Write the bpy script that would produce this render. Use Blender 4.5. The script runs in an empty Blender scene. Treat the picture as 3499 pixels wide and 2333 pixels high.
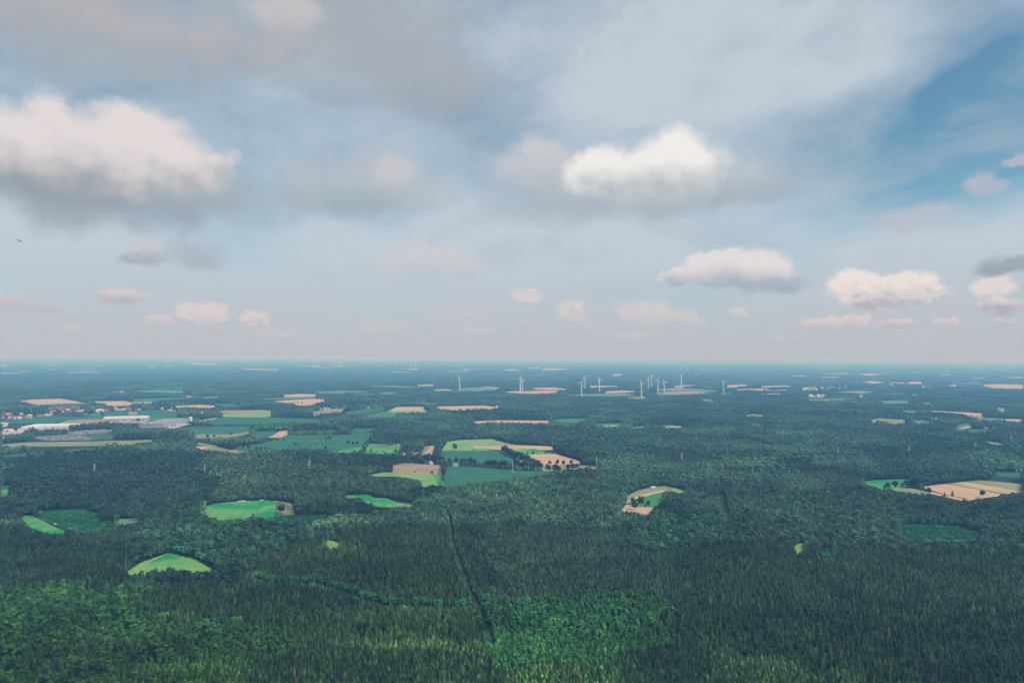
import bpy, bmesh, math, random
import numpy as np
from mathutils import Matrix, Vector

S = bpy.context.scene
COL = S.collection
R = math.radians
rnd = random.Random(7)
rng = np.random.default_rng(11)

# ------------------------------------------------------------------ camera
CAM_H = 300.0                      # metres above the plain
PITCH, ROLL = R(1.387), R(0.245)   # looks a touch upwards, horizon falls to the right
W0, H0 = 3499.0, 2333.0            # the photograph's own frame
FPX = W0 * 24.0 / 36.0
_f = np.array([0, math.cos(PITCH), math.sin(PITCH)])
_r0 = np.array([1.0, 0, 0]); _u0 = np.array([0, -math.sin(PITCH), math.cos(PITCH)])
_r = _r0 * math.cos(ROLL) + _u0 * math.sin(ROLL)
_u = -_r0 * math.sin(ROLL) + _u0 * math.cos(ROLL)
EYE = np.array([0, 0, CAM_H])
cam_d = bpy.data.cameras.new('camera'); cam = bpy.data.objects.new('camera', cam_d); COL.objects.link(cam)
cam_d.sensor_width = 36.0; cam_d.lens = 24.0; cam_d.clip_start = 1.0; cam_d.clip_end = 400000.0
cam.matrix_world = Matrix(((_r[0], _u[0], -_f[0], 0), (_r[1], _u[1], -_f[1], 0), (_r[2], _u[2], -_f[2], CAM_H), (0, 0, 0, 1)))
S.camera = cam

# ------------------------------------------------------------------ view, render
S.view_settings.view_transform = 'Standard'
S.view_settings.look = 'None'
S.view_settings.gamma = 1.0
S.view_settings.exposure = 0.0
S.cycles.use_denoising = True
S.cycles.use_adaptive_sampling = True
S.cycles.adaptive_threshold = 0.02
S.cycles.adaptive_min_samples = 16
S.cycles.max_bounces = 4
S.cycles.diffuse_bounces = 2
S.cycles.volume_bounces = 1
S.cycles.transparent_max_bounces = 8

# ------------------------------------------------------------------ sun
SUN_EL, SUN_AZ = R(50), R(118)      # azimuth clockwise from the viewing direction (+Y): from the right, a little behind
sd = bpy.data.lights.new('sun', 'SUN'); sd.energy = 3.2; sd.angle = R(1.5); sd.color = (1.0, 0.93, 0.84)
sun = bpy.data.objects.new('sun', sd); COL.objects.link(sun)
sun.location = (0, 0, 400)
_sdir = Vector((math.sin(SUN_AZ) * math.cos(SUN_EL), math.cos(SUN_AZ) * math.cos(SUN_EL), math.sin(SUN_EL)))
sun.rotation_euler = (-_sdir).to_track_quat('-Z', 'Y').to_euler()

# ------------------------------------------------------------------ sky: Nishita air + cloud layers, all by direction
class NB:
    """tiny node-building helper: values are sockets or numbers"""
    def __init__(s, tree): s.t = tree
    def n(s, typ, **kw):
        nd = s.t.nodes.new(typ)
        for k, v in kw.items(): setattr(nd, k, v)
        return nd
    def put(s, sock, v):
        if hasattr(v, 'is_linked') or hasattr(v, 'links'): s.t.links.new(v, sock)
        else: sock.default_value = v
    def m(s, op, a, b=0.0, c=None, clamp=False):
        nd = s.n('ShaderNodeMath', operation=op, use_clamp=clamp)
        s.put(nd.inputs[0], a); s.put(nd.inputs[1], b)
        if c is not None: s.put(nd.inputs[2], c)
        return nd.outputs[0]
    def v(s, op, a, b=None):
        nd = s.n('ShaderNodeVectorMath', operation=op)
        s.put(nd.inputs[0], a)
        if b is not None: s.put(nd.inputs[1], b)
        return nd.outputs[1] if op in ('LENGTH', 'DOT_PRODUCT', 'DISTANCE') else nd.outputs[0]
    def comb(s, x, y, z):
        nd = s.n('ShaderNodeCombineXYZ')
        for i, q in enumerate((x, y, z)): s.put(nd.inputs[i], q)
        return nd.outputs[0]
    def ramp(s, x, a, b, c=0.0, d=1.0, smooth=True):
        nd = s.n('ShaderNodeMapRange', interpolation_type='SMOOTHSTEP' if smooth else 'LINEAR', clamp=True)
        s.put(nd.inputs[0], x)
        for i, q in enumerate((a, b, c, d)): s.put(nd.inputs[i + 1], q)
        return nd.outputs[0]
    def noise(s, vec, scale, detail=3.0, rough=0.5, color=False, dist=0.0):
        nd = s.n('ShaderNodeTexNoise')
        s.put(nd.inputs['Vector'], vec); nd.inputs['Scale'].default_value = scale
        nd.inputs['Detail'].default_value = detail; nd.inputs['Roughness'].default_value = rough
        nd.inputs['Distortion'].default_value = dist
        return nd.outputs['Color' if color else 'Fac']
    def mix(s, f, a, b):
        nd = s.n('ShaderNodeMix', data_type='RGBA')
        s.put(nd.inputs[0], f); s.put(nd.inputs[6], a if hasattr(a, 'links') else (*a, 1)); s.put(nd.inputs[7], b if hasattr(b, 'links') else (*b, 1))
        return nd.outputs[2]

def px_dir(x, y):      # a direction from a place in the 2352-wide view of the photograph
    sx, sy = x * W0 / 2352.0, y * W0 / 2352.0
    d = _f + _r * ((sx - W0 / 2) / FPX) - _u * ((sy - H0 / 2) / FPX)
    return d / np.linalg.norm(d)
def px_ang(x, y):
    d = px_dir(x, y)
    return math.degrees(math.atan2(d[0], d[1])), math.degrees(math.asin(d[2]))

wd = bpy.data.worlds.new('World'); S.world = wd; wd.use_nodes = True
wt = wd.node_tree; wt.nodes.clear(); B = NB(wt)
out = B.n('ShaderNodeOutputWorld'); bg = B.n('ShaderNodeBackground')
wt.links.new(bg.outputs[0], out.inputs[0])
SKY_STRENGTH = 0.1
bg.inputs[1].default_value = SKY_STRENGTH
sky = B.n('ShaderNodeTexSky', sky_type='NISHITA', sun_disc=False, sun_elevation=SUN_EL, sun_rotation=SUN_AZ, altitude=300.0, air_density=1.0, dust_density=0.6, ozone_density=1.0)
tc = B.n('ShaderNodeTexCoord'); D = tc.outputs['Generated']
sep = B.n('ShaderNodeSeparateXYZ'); wt.links.new(D, sep.inputs[0])
dx, dy, dz = sep.outputs
AZ = B.m('MULTIPLY', B.m('ARCTAN2', dx, dy), 180 / math.pi)
EL = B.m('MULTIPLY', B.m('ARCSINE', dz), 180 / math.pi)
P = B.comb(AZ, EL, 0.0)
def warp(freq, amp, detail, rough, seed, ysq=1.0):
    q = B.comb(AZ, B.m('MULTIPLY', EL, ysq), seed)
    c = B.noise(q, freq, detail, rough, color=True)
    w = B.v('MULTIPLY', B.v('SUBTRACT', c, (0.5, 0.5, 0.5)), (amp * 1.3, amp, 0.0))
    return B.v('ADD', P, w)
def lin(c): return tuple(((q / 255) / 12.92 if q / 255 <= .04045 else ((q / 255 + .055) / 1.055) ** 2.4) / SKY_STRENGTH for q in c)

# clear air: the Nishita blue
blue = B.v('MULTIPLY', sky.outputs[0], (0.74, 1.08, 1.04))
# thin high veil, streaked
qs = B.comb(B.m('ADD', B.m('MULTIPLY', AZ, 0.32), B.m('MULTIPLY', EL, -0.42)), B.m('ADD', B.m('MULTIPLY', EL, 1.0), B.m('MULTIPLY', AZ, -0.30)), 3.1)
streak = B.noise(qs, 0.15, 5.0, 0.56, dist=0.5)
soft = B.noise(B.comb(AZ, B.m('MULTIPLY', EL, 1.7), 9.0), 0.085, 5.0, 0.58)
veil = B.m('ADD', B.ramp(streak, 0.34, 0.70, 0.12, 0.32), B.ramp(soft, 0.30, 0.68, 0.14, 0.50))
low = B.ramp(EL, 1.0, 15.0, 0.52, 0.0)           # the air whitens towards the horizon everywhere
veil = B.m('ADD', veil, low)

WL = warp(0.16, 5.5, 4.5, 0.55, 1.7)
WM = warp(0.36, 2.5, 5.0, 0.62, 5.3)
WV = warp(0.09, 6.0, 3.0, 0.5, 4.1)
WS = warp(1.0, 1.1, 3.0, 0.58, 8.8)
def lobe(wp, x, y, rx, ry, up=0):
    """distance from the middle of an ellipse, 1 on its rim (its place and size given in the view, kept as angles)"""
    a, e = px_ang(x, y)
    a1, _ = px_ang(x + 20, y); _, e1 = px_ang(x, y - 20)
    ra, re = rx * (a1 - a) / 20, ry * (e1 - e) / 20
    mp = B.n('ShaderNodeVectorMath', operation='MULTIPLY_ADD')
    wt.links.new(wp, mp.inputs[0]); mp.inputs[1].default_value = (1 / ra, 1 / re, 0); mp.inputs[2].default_value = (-a / ra, -e / re, 0)
    return B.v('LENGTH', mp.outputs[0])
# where the veil thickens or opens
for (x, y, rx, ry, g) in ((1600, 130, 560, 360, .50), (2210, 320, 600, 250, -.72), (2330, 90, 420, 260, -.34), (420, 250, 360, 95, -.20),
                          (1120, 330, 260, 120, -.10), (1010, 250, 300, 90, -.05), (1500, 520, 900, 110, .15), (500, 540, 700, 90, .18), (2150, 560, 330, 90, .35),
                          (2060, 180, 260, 60, .25)):
    veil = B.m('ADD', veil, B.ramp(lobe(WV, x, y, rx, ry), 1.15, 0.1, 0.0, g))
veil = B.m('MINIMUM', B.m('MAXIMUM', veil, 0.0), 0.94)
vcol = B.mix(B.ramp(EL, 0.5, 11.0), lin((187, 190, 199)), lin((196, 207, 217)))
skyc = B.mix(veil, blue, vcol)
# broken mid-level cloud drifting under the veil: soft mottled grey patches
mott = B.noise(B.comb(AZ, B.m('MULTIPLY', EL, 2.1), 14.0), 0.12, 6.0, 0.60, dist=0.4)
mott = B.m('MULTIPLY', B.ramp(mott, 0.48, 0.72, 0.0, 0.46), B.ramp(EL, 2.5, 9.0))
skyc = B.mix(mott, skyc, lin((172, 184, 195)))

grain = B.noise(B.comb(AZ, EL, 2.2), 0.30, 4.0, 0.52)
grain2 = B.noise(B.comb(AZ, B.m('MULTIPLY', EL, 1.3), 6.2), 1.1, 3.0, 0.58)
# billows: the same noise looked up a step towards the sun, so that each puff has a lit and a shaded flank
relief = B.m('SUBTRACT', grain, B.noise(B.comb(B.m('ADD', AZ, 0.55), B.m('ADD', EL, 0.75), 2.2), 0.30, 3.0, 0.52))
relief2 = B.m('SUBTRACT', grain2, B.noise(B.comb(B.m('ADD', AZ, 0.16), B.m('MULTIPLY', B.m('ADD', EL, 0.2), 1.3), 6.2), 1.1, 2.0, 0.55))
EL30 = B.m('MULTIPLY', EL, 1 / 30)
def cramp(x, p0, c0, p1, c1):
    nd = B.n('ShaderNodeValToRGB'); cr = nd.color_ramp; cr.interpolation = 'EASE'
    wt.links.new(x, nd.inputs[0])
    c0, c1 = [(*c, 1) if isinstance(c, tuple) else (c, c, c, 1) for c in (c0, c1)]
    if p0 > p1: p0, c0, p1, c1 = p1, c1, p0, c0
    cr.elements[0].position = min(max(p0, 0), 1); cr.elements[0].color = c0; cr.elements[1].position = min(max(p1, 0), 1); cr.elements[1].color = c1
    return nd.outputs[0]
def cloud(skyc, wp, lobes, top, base, soft_e=0.35, dens=1.0, y0=None, y1=None, g=grain, rl=None, gk=0.5, rk=0.6):
    """one cloud: the union of its lobes; lit crown above, grey flat foot below"""
    f = None
    for l in lobes:
        q = lobe(wp, *l[:4])
        f = q if f is None else B.m('SMOOTH_MIN', f, q, 0.3)
    e0, e1 = px_ang(lobes[0][0], y1)[1] / 30, px_ang(lobes[0][0], y0)[1] / 30
    hgt = e1 - e0
    f = B.m('MULTIPLY_ADD', g, -gk, B.m('ADD', f, gk * 0.5 - 0.3))               # ragged rim
    if len(lobes[0]) > 4:                                                     # flat foot
        f = B.m('ADD', f, cramp(EL30, e0 + 0.25 * hgt, 0.0, e0 - 0.6 * hgt, 0.75))
    al = cramp(f, 0.7, 0.0, max(0.7 - soft_e, 0.0), dens)
    h = B.m('MULTIPLY_ADD', g, hgt * 0.6, B.m('MULTIPLY_ADD', f, hgt * 0.22, EL30))
    h = B.m('MULTIPLY_ADD', rl, hgt * rk, h)
    return B.mix(al, skyc, cramp(h, e0 + hgt * .30, lin(base), e0 + hgt * 1.02, lin(top)))
CLOUDS = [
    # far small heaps low over the horizon (small warp)
    (WS, [(30, 698, 60, 26, 1.6), (110, 712, 40, 16)], (205, 192, 196), (182, 182, 192), .5, .6, 670, 715),
    (WS, [(280, 684, 72, 30, 2.4)], (216, 202, 203), (180, 180, 190), .45, .85, 655, 695),
    (WS, [(430, 716, 40, 30, 1.8), (485, 722, 48, 38, 1.6), (365, 738, 46, 22, 2), (585, 738, 46, 32, 2), (495, 758, 34, 16)], (222, 209, 207), (184, 185, 194), .50, .80, 690, 765),
    (WS, [(1005, 728, 50, 30), (1090, 712, 60, 24), (800, 735, 60, 18)], (206, 198, 202), (188, 190, 200), .7, .45, 700, 745),
    (WS, [(1210, 680, 56, 20, 2), (1315, 712, 44, 34, 1.6), (1210, 750, 22, 12), (1345, 755, 60, 26)], (220, 208, 206), (186, 188, 198), .55, .72, 665, 765),
    (WS, [(1440, 715, 34, 26), (1490, 715, 66, 34), (1590, 748, 34, 18), (1545, 735, 90, 34), (1700, 715, 30, 14)], (220, 208, 206), (188, 190, 199), .6, .6, 690, 760),
    (WS, [(1910, 742, 90, 22, 2), (1960, 735, 60, 20), (2060, 745, 60, 16)], (222, 206, 204), (184, 182, 192), .5, .8, 720, 760),
    (WS, [(2175, 740, 36, 16, 2), (2310, 738, 40, 12)], (222, 206, 204), (186, 184, 192), .5, .75, 725, 750),
    (WS, [(170, 752, 60, 14), (640, 765, 70, 14), (880, 752, 80, 16), (1100, 758, 60, 14), (1450, 772, 80, 14), (1800, 775, 70, 12), (2100, 778, 90, 12)], (205, 199, 203), (190, 191, 200), .8, .5, 740, 785),
    (WS, [(2040, 672, 165, 52, 2.2), (1960, 650, 75, 38), (2095, 655, 80, 42), (2000, 700, 60, 22)], (236, 225, 220), (178, 178, 189), .42, .95, 615, 715),
    (WS, [(2280, 660, 64, 38, 2), (2295, 706, 62, 26, 2)], (228, 217, 214), (176, 174, 186), .45, .9, 625, 725),
    (WM, [(2330, 610, 110, 34)], (150, 158, 172), (138, 146, 162), .8, .75, 590, 640),
    # middle distance
    (WS, [(340, 588, 78, 42, 2.2), (300, 596, 46, 26, 2)], (204, 200, 205), (166, 174, 186), .6, .85, 540, 606),
    (WM, [(450, 585, 105, 42)], (168, 176, 188), (160, 170, 182), .8, .55, 550, 610),
    (WM, [(960, 600, 170, 60, 1.5), (1070, 625, 70, 34, 1.6)], (212, 206, 206), (186, 192, 202), .8, .6, 560, 650),
    (WM, [(1690, 622, 150, 62, 2.0), (1640, 605, 80, 36), (1545, 640, 46, 34, 1.5)], (228, 221, 219), (168, 178, 192), .36, .95, 575, 658),
    (WM, [(1790, 652, 120, 26)], (170, 180, 194), (150, 166, 184), .9, .7, 630, 670),
    # the big ones
    (WM, [(2260, 425, 60, 40), (2340, 372, 50, 20)], (198, 192, 202), (186, 184, 198), .9, .65, 380, 460),
    (WM, [(2110, 505, 150, 44)], (196, 192, 204), (184, 184, 198), .9, .6, 460, 540),
    (WL, [(820, 420, 300, 105)], (186, 190, 196), (156, 172, 182), .9, .72, 380, 480),
    (WM, [(910, 400, 75, 60), (880, 440, 60, 34)], (208, 204, 204), (170, 182, 190), .9, .6, 350, 460),
    (WL, [(1270, 400, 190, 88, 1.5), (1240, 330, 90, 50)], (206, 206, 208), (164, 178, 188), .8, .8, 340, 450),
    (WM, [(1720, 430, 200, 52)], (170, 184, 194), (150, 168, 180), .9, .7, 390, 470),
    (WL, [(1450, 430, 480, 105)], (186, 192, 199), (164, 177, 188), .95, .8, 380, 480),
    (WM, [(1510, 415, 215, 118, 2.4), (1550, 368, 120, 92, 1.2), (1380, 400, 120, 70, 2.0)], (243, 239, 235), (178, 187, 194), .58, .95, 300, 470),
    (WL, [(280, 440, 560, 115)], (168, 176, 184), (152, 164, 176), .9, .85, 380, 480),
    (WM, [(150, 390, 330, 165, 3.2), (110, 280, 90, 80, 1.5), (310, 320, 170, 105, 1.5), (450, 390, 120, 80, 1.8), (30, 330, 160, 110, 1.6)], (228, 219, 218), (152, 161, 170), .52, .96, 245, 455),
    # the grey sheet overhead
    (WL, [(240, 50, 640, 165), (820, 70, 330, 180), (960, 170, 230, 120)], (170, 175, 182), (146, 160, 170), .75, .80, -60, 250),
    (WL, [(150, 20, 420, 80), (560, 100, 360, 60)], (186, 182, 185), (162, 164, 170), .85, .55, -60, 140),
    (WM, [(650, 30, 130, 50)], (208, 202, 202), (182, 184, 190), .9, .6, -30, 90),
    (WL, [(720, 200, 190, 55)], (168, 180, 190), (150, 168, 180), .9, .55, 120, 250),
]
for (wp, lobes, top, base, se, dens, y0, y1) in CLOUDS:
    small = wp is WS
    skyc = cloud(skyc, wp, lobes, top, base, se, dens, y0, y1, g=grain2 if small else grain, rl=relief2 if small else relief, gk=0.55 if small else 0.62, rk=0.1 if wp is WL else 0.45)
wt.links.new(skyc, bg.inputs[0])
wd.cycles.sampling_method = 'MANUAL'; wd.cycles.sample_map_resolution = 256

# ================================================================== helpers
def unpx(sx, sy, z=0.0):
    """the point at height z seen at a place of the photograph (3499 x 2333)"""
    d = _f + _r * ((sx - W0 / 2) / FPX) - _u * ((sy - H0 / 2) / FPX)
    t = (z - CAM_H) / d[2]
    return EYE + d * t
def proj(P3):
    q = np.asarray(P3, float) - EYE
    zf = q @ _f
    return W0 / 2 + FPX * (q @ _r) / zf, H0 / 2 - FPX * (q @ _u) / zf, zf
CROPS = {1: (0, 1180, 2352 / 900), 2: (900, 1180, 2352 / 900), 3: (1700, 1180, 2352 / 900), 4: (2600, 1180, 2349 / 899),
         5: (0, 1700, 2229 / 900), 6: (900, 1700, 2229 / 900), 7: (1700, 1700, 2229 / 900), 8: (2600, 1700, 2227 / 899),
         11: (1500, 1260, 2352 / 500), 12: (2100, 1260, 2352 / 500), 13: (1100, 1200, 2352 / 550), 14: (0, 1330, 2352 / 450), 15: (350, 1380, 2352 / 350), 9: (0, 0, 2352 / 3499)}
def cp(c, x, y):
    x0, y0, k = CROPS[c]
    return x0 + x / k, y0 + y / k

def newmat(name):
    m = bpy.data.materials.new(name); m.use_nodes = True
    nt = m.node_tree; nt.nodes.clear(); b = NB(nt)
    o = b.n('ShaderNodeOutputMaterial'); p = b.n('ShaderNodeBsdfPrincipled')
    nt.links.new(p.outputs[0], o.inputs[0])
    p.inputs['Roughness'].default_value = 0.9
    p.inputs['Specular IOR Level'].default_value = 0.15
    return m, b, p
def plain(name, c, rough=0.7, spec=0.3, var=0.0):
    m, b, p = newmat(name)
    p.inputs['Roughness'].default_value = rough; p.inputs['Specular IOR Level'].default_value = spec
    if var:
        g = b.n('ShaderNodeNewGeometry')
        f = b.noise(g.outputs['Position'], var, 4.0, 0.6)
        b.put(p.inputs['Base Color'], b.mix(f, tuple(q * 0.72 for q in c), tuple(min(1, q * 1.25) for q in c)))
    else: p.inputs['Base Color'].default_value = (*c, 1)
    return m
def mesh_obj(name, verts, faces, mat=None, parent=None, smooth=False, link=True):
    me = bpy.data.meshes.new(name)
    me.from_pydata([tuple(map(float, v)) for v in verts], [], [tuple(f) for f in faces])
    if smooth: me.shade_smooth()
    me.update()
    o = bpy.data.objects.new(name, me)
    if mat: me.materials.append(mat)
    if link: COL.objects.link(o)
    if parent: o.parent = parent
    return o
def empty(name, loc, rz=0.0, sc=1.0):
    o = bpy.data.objects.new(name, None); COL.objects.link(o)
    o.location = tuple(map(float, loc)); o.rotation_euler = (0, 0, rz); o.scale = (sc, sc, sc); o.empty_display_size = 0.5
    return o
def tag(o, label=None, cat=None, group=None, kind=None):
    if label: o['label'] = label
    if cat: o['category'] = cat
    if group: o['group'] = group
    if kind: o['kind'] = kind
    return o
def part(name, me, parent, color=None, loc=(0, 0, 0), rot=(0, 0, 0), sc=(1, 1, 1)):
    o = bpy.data.objects.new(name, me); COL.objects.link(o); o.parent = parent
    o.location = loc; o.rotation_euler = rot; o.scale = sc
    if color: o.color = color
    return o
class MB:
    """collects boxes, tubes and free faces for one mesh"""
    def __init__(s): s.v, s.f = [], []
    def add(s, v, f):
        k = len(s.v); s.v += [tuple(q) for q in v]; s.f += [tuple(i + k for i in q) for q in f]
    def box(s, x0, x1, y0, y1, z0, z1):
        s.add([(x0, y0, z0), (x1, y0, z0), (x1, y1, z0), (x0, y1, z0), (x0, y0, z1), (x1, y0, z1), (x1, y1, z1), (x0, y1, z1)],
              [(3, 2, 1, 0), (4, 5, 6, 7), (0, 1, 5, 4), (1, 2, 6, 5), (2, 3, 7, 6), (3, 0, 4, 7)])
    def bar(s, a, b, w):
        a, b = np.array(a, float), np.array(b, float); d = b - a; d /= np.linalg.norm(d)
        h = np.array([0, 0, 1.0]) if abs(d[2]) < .9 else np.array([1.0, 0, 0])
        p = np.cross(d, h); p /= np.linalg.norm(p); q = np.cross(d, p); w /= 2
        vs = [e + i * w * p + j * w * q for e in (a, b) for i, j in ((-1, -1), (1, -1), (1, 1), (-1, 1))]
        s.add(vs, [(0, 1, 5, 4), (1, 2, 6, 5), (2, 3, 7, 6), (3, 0, 4, 7), (3, 2, 1, 0), (4, 5, 6, 7)])
    def rings(s, rings, n=8, cap=True):
        """rings: list of (centre, radius x, radius y)"""
        vs, fs = [], []
        for (c, ra, rb) in rings:
            for i in range(n):
                a = 2 * math.pi * i / n
                vs.append((c[0] + ra * math.cos(a), c[1] + rb * math.sin(a), c[2]))
        for k in range(len(rings) - 1):
            for i in range(n):
                j = (i + 1) % n
                fs.append((k * n + i, k * n + j, (k + 1) * n + j, (k + 1) * n + i))
        if cap:
            fs.append(tuple(range(n - 1, -1, -1))); k = (len(rings) - 1) * n; fs.append(tuple(k + i for i in range(n)))
        s.add(vs, fs)
    def mesh(s, name, mat=None, smooth=False):
        me = bpy.data.meshes.new(name); me.from_pydata([tuple(map(float, v)) for v in s.v], [], s.f)
        if smooth: me.shade_smooth()
        if mat: me.materials.append(mat)
        me.update(); return me
def rast(mask, poly, val):
    """scan-line fill of a photograph-space polygon"""
    h, w = mask.shape
    p = np.array(poly, float); q = np.roll(p, -1, 0)
    ylo, yhi = int(max(0, math.floor(p[:, 1].min()))), int(min(h - 1, math.ceil(p[:, 1].max())))
    for y in range(ylo, yhi + 1):
        for yc in (y + .25, y + .75):
            k = ((p[:, 1] <= yc) & (q[:, 1] > yc)) | ((q[:, 1] <= yc) & (p[:, 1] > yc))
            if not k.any(): continue
            xs = np.sort(p[k, 0] + (yc - p[k, 1]) * (q[k, 0] - p[k, 0]) / (q[k, 1] - p[k, 1]))
            for a, b in zip(xs[::2], xs[1::2]):
                a, b = int(max(0, math.floor(a))), int(min(w, math.ceil(b)))
                if b > a: mask[y, a:b] = val

# ================================================================== ground and fields
def ground_mat():
    m, b, p = newmat('forest_floor')
    g = b.n('ShaderNodeNewGeometry')
    f = b.noise(g.outputs['Position'], 0.02, 5.0, 0.6)
    b.put(p.inputs['Base Color'], b.mix(f, (0.016, 0.026, 0.015), (0.04, 0.055, 0.028)))
    return m
GR = 150000.0
n = 64
gv = [(0, 0, 0)] + [(GR * math.cos(2 * math.pi * i / n), GR * math.sin(2 * math.pi * i / n), 0) for i in range(n)]
ground = mesh_obj('ground', gv, [(0, 1 + i, 1 + (i + 1) % n) for i in range(n)], ground_mat())
tag(ground, 'flat plain of forest floor under the woods and fields', kind='structure')

def field_mat(name, c0, c1, scale=0.012, stripes=0.0, ang=0.0, lo=0.38, hi=0.62, c2=None):
    m, b, p = newmat(name)
    g = b.n('ShaderNodeNewGeometry'); pos = g.outputs['Position']
    f = b.ramp(b.noise(pos, scale, 5.0, 0.55, dist=0.5), lo, hi)
    col = b.mix(f, c0, c1)
    if c2: col = b.mix(b.ramp(b.noise(pos, scale * 2.3, 4.0, 0.6), 0.56, 0.74), col, c2)
    fine = b.noise(pos, 0.35, 3.0, 0.6)
    col = b.mix(b.m('MULTIPLY', fine, 0.35), col, tuple(q * 0.62 for q in c0))
    if stripes:
        sp = b.n('ShaderNodeSeparateXYZ'); b.t.links.new(pos, sp.inputs[0])
        t = b.m('ADD', b.m('MULTIPLY', sp.outputs[0], math.cos(ang)), b.m('MULTIPLY', sp.outputs[1], math.sin(ang)))
        wv = b.m('SINE', b.m('ADD', b.m('MULTIPLY', t, 2 * math.pi / 22.0), b.m('MULTIPLY', fine, 3.0)))
        col = b.mix(b.m('MULTIPLY', b.ramp(wv, -0.2, 0.9), stripes), col, tuple(q * 0.7 for q in c0))
    b.put(p.inputs['Base Color'], col)
    return m
FM = {
    'W': ('wheat_field', 'ripe wheat field', field_mat('ripe_wheat', (0.56, 0.37, 0.225), (0.62, 0.43, 0.28), stripes=0.25, ang=0.4)),
    'B': ('stubble_field', 'brown stubble field', field_mat('stubble', (0.34, 0.235, 0.16), (0.46, 0.33, 0.22), stripes=0.5, ang=1.2)),
    'T': ('crop_field', 'dark teal-green crop field', field_mat('dark_crop', (0.034, 0.148, 0.086), (0.044, 0.178, 0.102), stripes=0.30, ang=0.9)),
    'E': ('meadow', 'bright emerald meadow', field_mat('emerald_grass', (0.014, 0.29, 0.085), (0.17, 0.37, 0.11), lo=0.40, hi=0.58, scale=0.011, stripes=0.22, ang=0.2)),
    'Y': ('meadow', 'yellow-green meadow', field_mat('dry_meadow', (0.17, 0.38, 0.10), (0.30, 0.40, 0.14), c2=(0.04, 0.30, 0.09), scale=0.010, stripes=0.2, ang=1.9)),
    'O': ('pasture', 'pale olive pasture', field_mat('olive_pasture', (0.21, 0.26, 0.125), (0.33, 0.31, 0.17))),
    'P': ('pasture', 'pale green pasture', field_mat('pale_pasture', (0.09, 0.24, 0.12), (0.17, 0.29, 0.15))),
    'G': ('meadow', 'mid green meadow', field_mat('mid_meadow', (0.035, 0.22, 0.075), (0.07, 0.25, 0.085))),
    'A': ('car_park', 'grey asphalt car park', field_mat('asphalt_lot', (0.16, 0.15, 0.16), (0.24, 0.22, 0.22), scale=0.05)),
    'C': ('yard', 'pale concrete works yard', field_mat('concrete_yard', (0.42, 0.36, 0.31), (0.52, 0.45, 0.39), scale=0.05)),
    'H': ('heath', 'sandy heath clearing', field_mat('heath_ground', (0.30, 0.23, 0.15), (0.05, 0.13, 0.05), scale=0.05, lo=0.45, hi=0.55)),
    'S': ('plantation_ground', 'low young plantation', field_mat('young_growth', (0.022, 0.17, 0.06), (0.016, 0.085, 0.038), scale=0.04, lo=0.42, hi=0.6)),
}
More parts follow.
